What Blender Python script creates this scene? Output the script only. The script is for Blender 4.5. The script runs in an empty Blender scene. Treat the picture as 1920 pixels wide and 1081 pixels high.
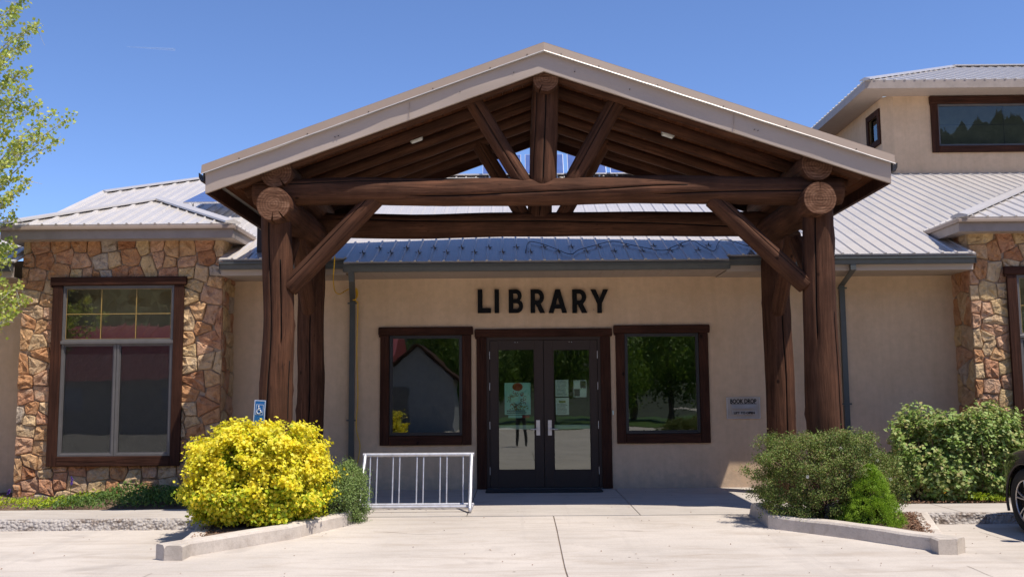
import bpy, bmesh, math, random
import numpy as np
from mathutils import Vector, Matrix, noise
from mathutils.geometry import tessellate_polygon
R = math.radians
random.seed(7)
NP = np.random.default_rng(11)
scene = bpy.context.scene
COL = scene.collection

# ------------------------------------------------------------------ camera, world, sun, exposure
F_PX = 1867.0
CAM = Vector((0.0, -16.1, 1.47))
YAW, PITCH, ROLL = 0.0041, 0.1072, 0.0079
CAMROT = Matrix.Rotation(YAW, 3, 'Z') @ Matrix.Rotation(math.pi / 2 + PITCH, 3, 'X') @ Matrix.Rotation(-ROLL, 3, 'Z')
cd = bpy.data.cameras.new('camera')
cam = bpy.data.objects.new('camera', cd)
COL.objects.link(cam)
cam.matrix_world = Matrix.Translation(CAM) @ CAMROT.to_4x4()
cd.sensor_width = 36
cd.lens = F_PX / 1920 * 36
cd.clip_end = 12000
scene.camera = cam

SUN = Vector((1.27, -1.0, 3.35)).normalized()
w = bpy.data.worlds.new('World')
scene.world = w
w.use_nodes = True
wn = w.node_tree
bg = wn.nodes['Background']
sky = wn.nodes.new('ShaderNodeTexSky')
sky.sky_type = 'NISHITA'
sky.sun_disc = False
sky.sun_elevation = math.asin(SUN.z)
sky.sun_rotation = math.atan2(SUN.x, SUN.y)
sky.altitude = 2600
sky.air_density = 1.0
sky.dust_density = 0.0
sky.ozone_density = 4.5
tint = wn.nodes.new('ShaderNodeMix')
tint.data_type = 'RGBA'
tint.blend_type = 'MULTIPLY'
tint.inputs[0].default_value = 1.0
tint.inputs[7].default_value = (0.97, 1.0, 1.15, 1)
wn.links.new(sky.outputs[0], tint.inputs[6])
wn.links.new(tint.outputs[2], bg.inputs[0])
bg.inputs[1].default_value = 0.143
sl = bpy.data.lights.new('sun', 'SUN')
sl.energy = 4.8
sl.angle = R(0.5)
sl.color = (1.0, 0.94, 0.85)
so = bpy.data.objects.new('sun', sl)
COL.objects.link(so)
so.rotation_euler = SUN.to_track_quat('Z', 'Y').to_euler()
so.location = (20, -20, 40)
scene.view_settings.view_transform = 'Standard'
scene.view_settings.look = 'None'
scene.view_settings.exposure = 0.28
scene.view_settings.gamma = 1
scene.view_settings.use_curve_mapping = False


def U(px, py, D):
    """point of the photograph's ray through a pixel at D metres in front of the camera plane (along Y)"""
    d = CAMROT @ Vector(((px - 960) / F_PX, -(py - 540.5) / F_PX, -1))
    return CAM + d * (D / d.y)


def UZ(px, py, z):
    d = CAMROT @ Vector(((px - 960) / F_PX, -(py - 540.5) / F_PX, -1))
    return CAM + d * ((z - CAM.z) / d.z)


# ------------------------------------------------------------------ materials
def new_mat(name):
    m = bpy.data.materials.new(name)
    m.use_nodes = True
    return m, m.node_tree, m.node_tree.nodes['Principled BSDF']


def N(nt, t, **kw):
    n = nt.nodes.new(t)
    for k, v in kw.items():
        if k in n.inputs.keys():
            n.inputs[k].default_value = v
        else:
            setattr(n, k, v)
    return n


def ramp(nt, fac, stops):
    r = nt.nodes.new('ShaderNodeValToRGB')
    el = r.color_ramp.elements
    while len(el) > 1:
        el.remove(el[-1])
    for i, (p, c) in enumerate(stops):
        e = el[0] if i == 0 else el.new(p)
        e.position = p
        e.color = (*c, 1) if len(c) == 3 else c
    nt.links.new(fac, r.inputs[0])
    return r.outputs[0]


def coords(nt, scale=(1, 1, 1), obj=False, rnd=False):
    g = nt.nodes.new('ShaderNodeTexCoord')
    src = g.outputs['Object']
    if not obj:
        ge = nt.nodes.new('ShaderNodeNewGeometry')
        src = ge.outputs['Position']
    mp = nt.nodes.new('ShaderNodeMapping')
    mp.inputs['Scale'].default_value = scale
    nt.links.new(src, mp.inputs[0])
    if rnd:
        oi = nt.nodes.new('ShaderNodeObjectInfo')
        m = N(nt, 'ShaderNodeMath', operation='MULTIPLY')
        m.inputs[1].default_value = 37.0
        nt.links.new(oi.outputs['Random'], m.inputs[0])
        nt.links.new(m.outputs[0], mp.inputs['Location'])
    return mp.outputs[0]


def noise_tex(nt, vec, scale, detail=5, rough=0.55, dist=0.0):
    n = N(nt, 'ShaderNodeTexNoise', Scale=scale, Detail=detail, Roughness=rough, Distortion=dist)
    nt.links.new(vec, n.inputs['Vector'])
    return n.outputs[0]


def mixc(nt, fac, a, b, mode='MIX'):
    m = nt.nodes.new('ShaderNodeMix')
    m.data_type = 'RGBA'
    m.blend_type = mode
    for s, v in ((m.inputs[0], fac), (m.inputs[6], a), (m.inputs[7], b)):
        if hasattr(v, 'links'):
            nt.links.new(v, s)
        else:
            s.default_value = v if not isinstance(v, tuple) else ((*v, 1) if len(v) == 3 else v)
    return m.outputs[2]


def bump(nt, bsdf, h, strength=0.3, dist=0.02, prev=None):
    b = N(nt, 'ShaderNodeBump', Strength=strength, Distance=dist)
    nt.links.new(h, b.inputs['Height'])
    if prev is not None:
        nt.links.new(prev, b.inputs['Normal'])
    nt.links.new(b.outputs[0], bsdf.inputs['Normal'])
    return b.outputs[0]


def plain(name, col, rough=0.6, metal=0.0, var=0.12, scale=6.0, bumpy=0.0, spec=0.5):
    m, nt, b = new_mat(name)
    v = coords(nt)
    n = noise_tex(nt, v, scale, 6, 0.6)
    lo = tuple(c * (1 - var) for c in col)
    hi = tuple(min(1, c * (1 + var)) for c in col)
    nt.links.new(ramp(nt, n, [(0.3, lo), (0.7, hi)]), b.inputs['Base Color'])
    b.inputs['Roughness'].default_value = rough
    b.inputs['Metallic'].default_value = metal
    b.inputs['Specular IOR Level'].default_value = spec
    if bumpy:
        bump(nt, b, noise_tex(nt, v, scale * 6, 4), bumpy, 0.01)
    return m


def wood_mat(name, dark, light, axis=2, rough=0.62, rough_scale=1.0, end=False):
    m, nt, b = new_mat(name)
    sc = [9 * rough_scale] * 3
    sc[axis] = 0.55
    v = coords(nt, tuple(sc), obj=True, rnd=True)
    n1 = noise_tex(nt, v, 2.2, 8, 0.62, 0.4)
    sc2 = [42 * rough_scale] * 3
    sc2[axis] = 1.2
    v2 = coords(nt, tuple(sc2), obj=True, rnd=True)
    n2 = noise_tex(nt, v2, 1.6, 5, 0.6)
    v3 = coords(nt, (1, 1, 1), obj=True, rnd=True)
    n3 = noise_tex(nt, v3, 1.7, 5, 0.6)
    c = ramp(nt, n1, [(0.28, dark), (0.5, tuple((a + c2) / 2 for a, c2 in zip(dark, light))), (0.72, light)])
    c = mixc(nt, 0.42, c, ramp(nt, n2, [(0.3, (0.5, 0.46, 0.43)), (0.62, (1.2, 1.17, 1.12))]), 'MULTIPLY')
    c = mixc(nt, 0.85, c, ramp(nt, n3, [(0.3, (0.62, 0.58, 0.55)), (0.5, (1.0, 1.0, 1.0)), (0.72, (1.5, 1.42, 1.36))]), 'MULTIPLY')
    # small knots
    vo = N(nt, 'ShaderNodeTexVoronoi', Scale=2.0)
    vv = coords(nt, (1.3, 1.3, 0.9), obj=True, rnd=True)
    nt.links.new(vv, vo.inputs['Vector'])
    c = mixc(nt, ramp(nt, vo.outputs['Distance'], [(0.035, (1, 1, 1)), (0.075, (0, 0, 0))]), c, tuple(x * 0.35 for x in dark))
    nt.links.new(c, b.inputs['Base Color'])
    b.inputs['Roughness'].default_value = max(rough, 0.8)
    b.inputs['Specular IOR Level'].default_value = 0.14
    # drying checks: thin dark lines along the grain
    sc4 = [26 * rough_scale] * 3
    sc4[axis] = 0.8
    n4 = noise_tex(nt, coords(nt, tuple(sc4), obj=True, rnd=True), 1.0, 3, 0.5)
    chk = ramp(nt, n4, [(0.485, (0, 0, 0)), (0.5, (1, 1, 1)), (0.515, (0, 0, 0))])
    msk = ramp(nt, n3, [(0.45, (0, 0, 0)), (0.6, (0.85, 0.85, 0.85))])
    c = mixc(nt, mixc(nt, 1.0, chk, msk, 'MULTIPLY'), c, tuple(x * 0.25 for x in dark))
    nt.links.new(c, b.inputs['Base Color'])
    p = bump(nt, b, n1, 0.6, 0.03)
    bump(nt, b, n2, 0.7, 0.01, p)
    return m


M = {}
M['log'] = wood_mat('log_wood', (0.042, 0.018, 0.010), (0.118, 0.053, 0.030))
M['trimwood_x'] = wood_mat('trim_wood_across', (0.034, 0.014, 0.009), (0.068, 0.027, 0.016), axis=0, rough=0.7)
M['trimwood_z'] = wood_mat('trim_wood_upright', (0.034, 0.014, 0.009), (0.068, 0.027, 0.016), axis=2, rough=0.7)
M['deck'] = wood_mat('deck_boards', (0.07, 0.026, 0.012), (0.17, 0.062, 0.026), axis=1, rough=0.7)


def endgrain():
    m, nt, b = new_mat('log_end_grain')
    v = coords(nt, (3, 34, 3), obj=True, rnd=True)
    n = noise_tex(nt, v, 1.6, 7, 0.7, 0.6)
    n2 = noise_tex(nt, coords(nt, obj=True, rnd=True), 7, 5, 0.6)
    wv = N(nt, 'ShaderNodeTexWave', Scale=9.0, Distortion=2.0, Detail=3.0)
    wv.wave_type = 'RINGS'
    wv.rings_direction = 'Z'
    nt.links.new(coords(nt, obj=True), wv.inputs['Vector'])
    c = ramp(nt, n, [(0.32, (0.075, 0.034, 0.02)), (0.5, (0.165, 0.082, 0.048)), (0.68, (0.29, 0.165, 0.105))])
    c = mixc(nt, 0.5, c, ramp(nt, wv.outputs[0], [(0.2, (0.62, 0.56, 0.5)), (0.7, (1.15, 1.12, 1.1))]), 'MULTIPLY')
    c = mixc(nt, 0.8, c, ramp(nt, n2, [(0.32, (0.55, 0.5, 0.46)), (0.68, (1.3, 1.3, 1.28))]), 'MULTIPLY')
    nt.links.new(c, b.inputs['Base Color'])
    b.inputs['Roughness'].default_value = 0.9
    b.inputs['Specular IOR Level'].default_value = 0.15
    bump(nt, b, n, 1.0, 0.012)
    return m


M['log_end'] = endgrain()
M['jointdirt'] = plain('joint_dirt', (0.17, 0.13, 0.1), 0.95)
M['crack'] = plain('wood_crack', (0.012, 0.007, 0.005), 0.95)


def stucco():
    m, nt, b = new_mat('stucco')
    v = coords(nt)
    n = noise_tex(nt, v, 1.3, 6, 0.6)
    n2 = noise_tex(nt, v, 9, 5, 0.6)
    c = ramp(nt, n, [(0.3, (0.60, 0.425, 0.275)), (0.7, (0.68, 0.49, 0.325))])
    c = mixc(nt, 0.5, c, ramp(nt, n2, [(0.35, (0.88, 0.88, 0.87)), (0.65, (1.07, 1.06, 1.05))]), 'MULTIPLY')
    # rain streaks, vertical
    vs = coords(nt, (5, 5, 0.35))
    n3 = noise_tex(nt, vs, 1.2, 5, 0.65)
    c = mixc(nt, 0.35, c, ramp(nt, n3, [(0.38, (0.84, 0.82, 0.8)), (0.55, (1, 1, 1))]), 'MULTIPLY')
    # splash dirt close to the paving
    g = nt.nodes.new('ShaderNodeNewGeometry')
    sp = nt.nodes.new('ShaderNodeSeparateXYZ')
    nt.links.new(g.outputs['Position'], sp.inputs[0])
    ad = N(nt, 'ShaderNodeMath', operation='MULTIPLY_ADD')
    nt.links.new(n2, ad.inputs[0])
    ad.inputs[1].default_value = 0.5
    nt.links.new(sp.outputs[2], ad.inputs[2])
    c = mixc(nt, ramp(nt, ad.outputs[0], [(0.2, (0.55, 0.55, 0.55)), (0.5, (0, 0, 0))]), c, (0.34, 0.28, 0.23))
    nt.links.new(c, b.inputs['Base Color'])
    b.inputs['Roughness'].default_value = 0.92
    b.inputs['Specular IOR Level'].default_value = 0.2
    n4 = noise_tex(nt, v, 55, 4, 0.7)
    p = bump(nt, b, n2, 0.25, 0.02)
    bump(nt, b, n4, 0.5, 0.006, p)
    return m


M['stucco'] = stucco()


def concrete(name, base, var=0.1, speck=True, sc=1.0, bmp=0.25):
    m, nt, b = new_mat(name)
    v = coords(nt)
    n = noise_tex(nt, v, 0.55 * sc, 8, 0.62, 0.3)
    n2 = noise_tex(nt, coords(nt, (1.2, 5, 3)), 1.4 * sc, 6, 0.65)
    n3 = noise_tex(nt, v, 60, 3, 0.6)
    lo = tuple(x * (1 - var) for x in base)
    hi = tuple(x * (1 + var * 0.7) for x in base)
    c = ramp(nt, n, [(0.32, lo), (0.68, hi)])
    c = mixc(nt, 0.6, c, ramp(nt, n2, [(0.28, (0.78, 0.745, 0.71)), (0.5, (1, 1, 1)), (0.75, (1.06, 1.05, 1.03))]), 'MULTIPLY')
    if speck:
        c = mixc(nt, 0.5, c, ramp(nt, n3, [(0.3, (0.8, 0.79, 0.78)), (0.55, (1.03, 1.03, 1.03))]), 'MULTIPLY')
        vo = N(nt, 'ShaderNodeTexVoronoi', Scale=2.3)
        nt.links.new(v, vo.inputs['Vector'])
        c = mixc(nt, ramp(nt, vo.outputs['Distance'], [(0.022, (0.9, 0.9, 0.9)), (0.045, (0, 0, 0))]), c, (0.12, 0.1, 0.08))
        no = noise_tex(nt, v, 1.1, 3, 0.5, 0.4)
        c = mixc(nt, ramp(nt, no, [(0.64, (0, 0, 0)), (0.72, (0.35, 0.35, 0.35))]), c, (0.27, 0.23, 0.2))
        ntm = noise_tex(nt, coords(nt, (2.2, 0.12, 1)), 1.0, 6, 0.7, 0.3)
        c = mixc(nt, ramp(nt, ntm, [(0.58, (0, 0, 0)), (0.7, (0.3, 0.3, 0.3))]), c, (0.34, 0.3, 0.27))
        # long faint brown stains
        ns = noise_tex(nt, coords(nt, (0.6, 3.2, 1)), 1.0, 7, 0.7, 1.2)
        c = mixc(nt, ramp(nt, ns, [(0.52, (0, 0, 0)), (0.72, (0.6, 0.6, 0.6))]), c, (0.33, 0.26, 0.2))
    nt.links.new(c, b.inputs['Base Color'])
    b.inputs['Roughness'].default_value = 0.88
    b.inputs['Specular IOR Level'].default_value = 0.25
    p = bump(nt, b, n3, bmp, 0.004)
    bump(nt, b, n2, 0.15, 0.02, p)
    return m


M['concrete'] = concrete('driveway_concrete', (0.51, 0.45, 0.392), var=0.13)
M['walk'] = concrete('walk_concrete', (0.47, 0.42, 0.37), var=0.13)
M['kerb'] = concrete('kerb_concrete', (0.56, 0.49, 0.42), var=0.22, sc=3, bmp=0.5)


def aggregate():
    m, nt, b = new_mat('broken_kerb_aggregate')
    v = coords(nt)
    vo = N(nt, 'ShaderNodeTexVoronoi', Scale=26.0, Randomness=1.0)
    nt.links.new(v, vo.inputs['Vector'])
    n = noise_tex(nt, coords(nt, (1, 1, 2.5)), 2.4, 7, 0.7, 0.5)
    sepc = nt.nodes.new('ShaderNodeSeparateColor')
    nt.links.new(vo.outputs['Color'], sepc.inputs[0])
    st = ramp(nt, sepc.outputs[0], [(0, (0.19, 0.14, 0.11)), (0.4, (0.38, 0.31, 0.26)), (0.7, (0.5, 0.45, 0.4)), (1, (0.27, 0.24, 0.22))])
    st = mixc(nt, ramp(nt, vo.outputs['Distance'], [(0.35, (0, 0, 0)), (0.62, (1, 1, 1))]), st, (0.16, 0.125, 0.1))
    msk = ramp(nt, n, [(0.49, (1, 1, 1)), (0.57, (0, 0, 0))])
    c = mixc(nt, msk, st, (0.42, 0.375, 0.335))
    nt.links.new(c, b.inputs['Base Color'])
    b.inputs['Roughness'].default_value = 0.9
    bump(nt, b, vo.outputs['Distance'], 0.8, -0.03)
    return m


M['aggregate'] = aggregate()


def stone_mat():
    m, nt, b = new_mat('rubble_stone')
    oi = nt.nodes.new('ShaderNodeObjectInfo')
    c0 = ramp(nt, oi.outputs['Random'], [(0.0, (0.57, 0.29, 0.14)), (0.14, (0.64, 0.38, 0.195)), (0.27, (0.49, 0.225, 0.11)),
                                         (0.38, (0.68, 0.47, 0.27)), (0.5, (0.59, 0.30, 0.17)), (0.64, (0.65, 0.44, 0.26)),
                                         (0.72, (0.54, 0.43, 0.33)), (0.75, (0.67, 0.46, 0.24)), (0.86, (0.62, 0.36, 0.22)), (1.0, (0.50, 0.25, 0.12))])
    c0n = c0.node
    c0n.color_ramp.interpolation = 'CONSTANT'
    v = coords(nt, rnd=True)
    n1 = noise_tex(nt, v, 7, 7, 0.65, 0.6)
    n2 = noise_tex(nt, v, 22, 6, 0.7, 0.3)
    c = mixc(nt, 0.75, c0, ramp(nt, n1, [(0.3, (0.62, 0.52, 0.45)), (0.5, (1, 1, 1)), (0.7, (1.3, 1.34, 1.3))]), 'MULTIPLY')
    n5 = noise_tex(nt, v, 3.5, 4, 0.6, 0.8)
    c = mixc(nt, ramp(nt, n5, [(0.55, (0, 0, 0)), (0.7, (0.5, 0.5, 0.5))]), c, (0.52, 0.42, 0.31))
    nt.links.new(c, b.inputs['Base Color'])
    b.inputs['Roughness'].default_value = 0.93
    b.inputs['Specular IOR Level'].default_value = 0.2
    p = bump(nt, b, n1, 1.0, 0.08)
    bump(nt, b, n2, 1.0, 0.03, p)
    return m


M['stone'] = stone_mat()
M['mortar'] = plain('mortar', (0.36, 0.26, 0.185), 0.95, var=0.2, scale=20, bumpy=0.6)
M['roofmetal'] = plain('roof_metal', (0.55, 0.505, 0.465), 0.17, 0.0, var=0.05, scale=3, spec=1.0)
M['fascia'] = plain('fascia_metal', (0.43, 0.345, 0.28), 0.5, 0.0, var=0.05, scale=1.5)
M['trim_up'] = plain('rake_trim_metal', (0.31, 0.23, 0.175), 0.5, 0.0, var=0.05, scale=2)
M['drip'] = plain('drip_edge_bright', (0.62, 0.56, 0.5), 0.3, 0.3)
M['soffit'] = plain('soffit_metal', (0.39, 0.315, 0.26), 0.6, var=0.05)
M['gutter'] = plain('gutter_metal', (0.085, 0.09, 0.088), 0.42, 0.2, var=0.1)
M['guard'] = plain('snow_guard_metal', (0.10, 0.10, 0.11), 0.4, 0.4)
M['darkgutter'] = plain('dark_gutter', (0.03, 0.022, 0.02), 0.45, 0.2)
M['frame'] = plain('window_frame_grey', (0.12, 0.11, 0.105), 0.45, 0.1)
M['framedark'] = plain('window_frame_dark', (0.025, 0.022, 0.022), 0.45)
M['door'] = plain('door_brown', (0.052, 0.035, 0.027), 0.6, var=0.06, spec=0.2)
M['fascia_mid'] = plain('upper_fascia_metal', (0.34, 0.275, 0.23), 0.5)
M['fascia_shaded'] = plain('bay_fascia_shaded', (0.27, 0.22, 0.19), 0.5)  # fascia metal darkened for the bays: shade under the eave trim put into the colour
M['brass'] = plain('gold_muntin', (0.42, 0.27, 0.08), 0.4, 0.3)
M['steel'] = plain('stainless', (0.52, 0.45, 0.39), 0.5, 0.55)
M['silver'] = plain('silver_paint', (0.5, 0.48, 0.48), 0.42, 0.0, var=0.05)
M['nickel'] = plain('satin_nickel', (0.62, 0.58, 0.55), 0.35, 0.4)
M['galv'] = plain('galvanised', (0.56, 0.55, 0.57), 0.38, 0.5, var=0.18, scale=14)
M['black'] = plain('black_letters', (0.004, 0.004, 0.005), 0.6, spec=0.15)
M['blackprint'] = plain('black_print', (0.015, 0.014, 0.014), 0.6)
M['yellow'] = plain('yellow_cord', (0.72, 0.42, 0.01), 0.5)
M['blackcord'] = plain('black_cable', (0.012, 0.012, 0.013), 0.6)
M['signblue'] = plain('sign_blue', (0.005, 0.115, 0.36), 0.4, var=0.03)
M['white'] = plain('white_paint', (0.75, 0.76, 0.78), 0.5, var=0.03)
M['lens'] = plain('light_lens', (0.62, 0.6, 0.5), 0.3)
M['paper'] = plain('paper_teal', (0.42, 0.72, 0.62), 0.8, var=0.03)
M['paperwhite'] = plain('paper_white', (0.72, 0.82, 0.72), 0.8, var=0.03)
M['red'] = plain('print_red', (0.35, 0.03, 0.02), 0.8)
M['orange'] = plain('print_orange', (0.5, 0.22, 0.05), 0.8)
M['olive'] = plain('print_olive', (0.3, 0.32, 0.1), 0.8)
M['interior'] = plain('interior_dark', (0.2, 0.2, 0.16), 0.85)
M['soil'] = plain('soil', (0.13, 0.08, 0.05), 0.95, var=0.4, scale=12, bumpy=0.8)
M['chip'] = plain('bark_chip', (0.22, 0.115, 0.065), 0.9, var=0.5, scale=40)
M['rock'] = plain('boulder', (0.13, 0.115, 0.12), 0.9, var=0.35, scale=9, bumpy=0.9)
M['bark'] = plain('pale_bark', (0.42, 0.4, 0.34), 0.85, var=0.3, scale=14)
M['twig'] = plain('shrub_twig', (0.2, 0.13, 0.09), 0.9, var=0.3, scale=20)
M['solar'] = plain('solar_cells', (0.09, 0.14, 0.33), 0.08, 0.0, spec=1.0)
M['carglass'] = plain('car_glass', (0.01, 0.01, 0.012), 0.05)
M['alu'] = plain('aluminium', (0.6, 0.6, 0.62), 0.35, 0.6)
M['carpaint'] = plain('car_paint', (0.012, 0.009, 0.008), 0.14, 0.0, var=0.03)
M['carpaint'].node_tree.nodes['Principled BSDF'].inputs['Coat Weight'].default_value = 1.0
M['rubber'] = plain('tyre_rubber', (0.014, 0.014, 0.014), 0.85)
M['alloy'] = plain('alloy_rim', (0.55, 0.52, 0.5), 0.28, 0.8)
M['redroof'] = plain('red_metal_roof', (0.34, 0.06, 0.07), 0.45, 0.2)
M['greywall'] = plain('pale_siding', (0.24, 0.245, 0.26), 0.8)
M['forest'] = plain('forest_floor', (0.03, 0.038, 0.016), 0.95, var=0.4, scale=0.6)
M['mat'] = plain('entrance_mat', (0.02, 0.02, 0.022), 0.95)


def glass_mat(name, refl=0.16, tint=(0.72, 0.8, 0.74)):
    m, nt, b = new_mat(name)
    nt.nodes.remove(b)
    out = nt.nodes['Material Output']
    tr = N(nt, 'ShaderNodeBsdfTransparent')
    tr.inputs[0].default_value = (*tint, 1)
    gl = N(nt, 'ShaderNodeBsdfGlossy')
    gl.inputs['Roughness'].default_value = 0.012
    gl.inputs[0].default_value = (0.95, 1.0, 0.93, 1)
    fr = N(nt, 'ShaderNodeFresnel', IOR=1.5)
    mx = nt.nodes.new('ShaderNodeMixShader')
    ad = N(nt, 'ShaderNodeMath', operation='ADD')
    ad.inputs[1].default_value = refl
    nt.links.new(fr.outputs[0], ad.inputs[0])
    # slightly wavy float glass
    v = coords(nt)
    bp = N(nt, 'ShaderNodeBump', Strength=0.06, Distance=0.02)
    nt.links.new(noise_tex(nt, v, 1.6, 2, 0.4), bp.inputs['Height'])
    nt.links.new(bp.outputs[0], gl.inputs['Normal'])
    nt.links.new(ad.outputs[0], mx.inputs[0])
    nt.links.new(tr.outputs[0], mx.inputs[1])
    nt.links.new(gl.outputs[0], mx.inputs[2])
    nt.links.new(mx.outputs[0], out.inputs[0])
    return m


M['glass'] = glass_mat('window_glass', 0.12)
M['glass_dull'] = glass_mat('screened_glass', 0.12)
def screen_mat():
    m, nt, b = new_mat('fly_screen')
    b.inputs['Roughness'].default_value = 0.9
    b.inputs['Specular IOR Level'].default_value = 0.1
    v = coords(nt, (60, 60, 4))
    n = noise_tex(nt, v, 1.0, 4, 0.7)
    nt.links.new(ramp(nt, n, [(0.3, (0.02, 0.02, 0.021)), (0.62, (0.04, 0.04, 0.041)), (0.8, (0.11, 0.11, 0.11))]), b.inputs['Base Color'])
    tr = N(nt, 'ShaderNodeBsdfTransparent')
    mx = nt.nodes.new('ShaderNodeMixShader')
    mx.inputs[0].default_value = 0.48
    nt.links.new(tr.outputs[0], mx.inputs[1]); nt.links.new(b.outputs[0], mx.inputs[2])
    nt.links.new(mx.outputs[0], nt.nodes['Material Output'].inputs[0])
    return m


M['flyscreen'] = screen_mat()
M['glass_up'] = glass_mat('upper_glass', 0.02)
M['screen'] = plain('insect_screen', (0.05, 0.05, 0.052), 0.8, var=0.3, scale=9)


def leaf_mat(name, cols, trans=0.35, rough=0.55, tint=None):
    """cols: colour stops chosen per leaf at random"""
    m, nt, b = new_mat(name)
    g = nt.nodes.new('ShaderNodeNewGeometry')
    stops = [(i / max(1, len(cols) - 1), c) for i, c in enumerate(cols)]
    c = ramp(nt, g.outputs['Random Per Island'], stops)
    n = noise_tex(nt, coords(nt), 3.0, 4, 0.6)
    c = mixc(nt, 0.6, c, ramp(nt, n, [(0.35, (0.75, 0.8, 0.75)), (0.65, (1.2, 1.15, 1.1))]), 'MULTIPLY')
    nt.links.new(c, b.inputs['Base Color'])
    b.inputs['Roughness'].default_value = rough
    b.inputs['Specular IOR Level'].default_value = 0.35
    t = N(nt, 'ShaderNodeBsdfTranslucent')
    nt.links.new(c, t.inputs[0])
    mx = nt.nodes.new('ShaderNodeMixShader')
    mx.inputs[0].default_value = trans
    nt.links.new(b.outputs[0], mx.inputs[1])
    nt.links.new(t.outputs[0], mx.inputs[2])
    nt.links.new(mx.outputs[0], nt.nodes['Material Output'].inputs[0])
    return m


M['leaf_yellow'] = leaf_mat('yellow_leaves', [(0.78, 0.72, 0.03), (0.90, 0.79, 0.04), (0.92, 0.85, 0.12), (0.86, 0.66, 0.03), (0.66, 0.70, 0.03)], 0.4)
M['leaf_lime'] = leaf_mat('lime_leaves', [(0.32, 0.44, 0.02), (0.48, 0.54, 0.02), (0.24, 0.36, 0.02)], 0.35)
M['leaf_sage'] = leaf_mat('sage_leaves', [(0.14, 0.22, 0.05), (0.2, 0.29, 0.075), (0.26, 0.33, 0.11), (0.10, 0.17, 0.04)], 0.25)
M['leaf_poten'] = leaf_mat('potentilla_leaves', [(0.13, 0.2, 0.035), (0.22, 0.28, 0.06), (0.09, 0.16, 0.025), (0.29, 0.22, 0.09), (0.18, 0.27, 0.045)], 0.25)
M['leaf_spruce'] = leaf_mat('spruce_needles', [(0.23, 0.37, 0.03), (0.33, 0.49, 0.04), (0.15, 0.27, 0.02), (0.42, 0.57, 0.07)], 0.2)
M['leaf_maple'] = leaf_mat('broad_leaves', [(0.20, 0.32, 0.05), (0.32, 0.44, 0.11), (0.46, 0.54, 0.22), (0.14, 0.25, 0.04), (0.46, 0.38, 0.16), (0.36, 0.48, 0.12)], 0.35)
M['leaf_aspen'] = leaf_mat('aspen_leaves', [(0.36, 0.45, 0.06), (0.52, 0.58, 0.12), (0.26, 0.36, 0.05), (0.62, 0.64, 0.22), (0.58, 0.52, 0.06)], 0.45, 0.4)
M['leaf_ground'] = leaf_mat('ground_plants', [(0.09, 0.17, 0.03), (0.14, 0.24, 0.04), (0.07, 0.14, 0.03), (0.24, 0.32, 0.08)], 0.3)
M['leaf_dark'] = leaf_mat('far_tree_leaves', [(0.15, 0.25, 0.03), (0.24, 0.34, 0.04), (0.09, 0.16, 0.02)], 0.3)
M['petal_white'] = plain('white_petal', (0.8, 0.78, 0.7), 0.7)
M['petal_pink'] = plain('pink_petal', (0.7, 0.25, 0.25), 0.7)
M['petal_violet'] = plain('violet_petal', (0.14, 0.06, 0.35), 0.7)
M['petal_gold'] = plain('gold_petal', (0.8, 0.4, 0.02), 0.7)


# ------------------------------------------------------------------ object helpers
def set_props(o, label=None, cat=None, group=None, kind=None):
    if label: o['label'] = label
    if cat: o['category'] = cat
    if group: o['group'] = group
    if kind: o['kind'] = kind
    return o


def thing(name, label, cat, loc=(0, 0, 0), group=None):
    o = bpy.data.objects.new(name, None)
    o.empty_display_size = 0.2
    COL.objects.link(o)
    o.location = loc
    return set_props(o, label, cat, group)


def adopt(o, parent):
    if parent is not None:
        o.parent = parent
        wm = parent.matrix_basis.copy()
        if parent.parent is not None:
            wm = parent.parent.matrix_basis @ parent.matrix_parent_inverse @ wm
        o.matrix_parent_inverse = wm.inverted()


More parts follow.
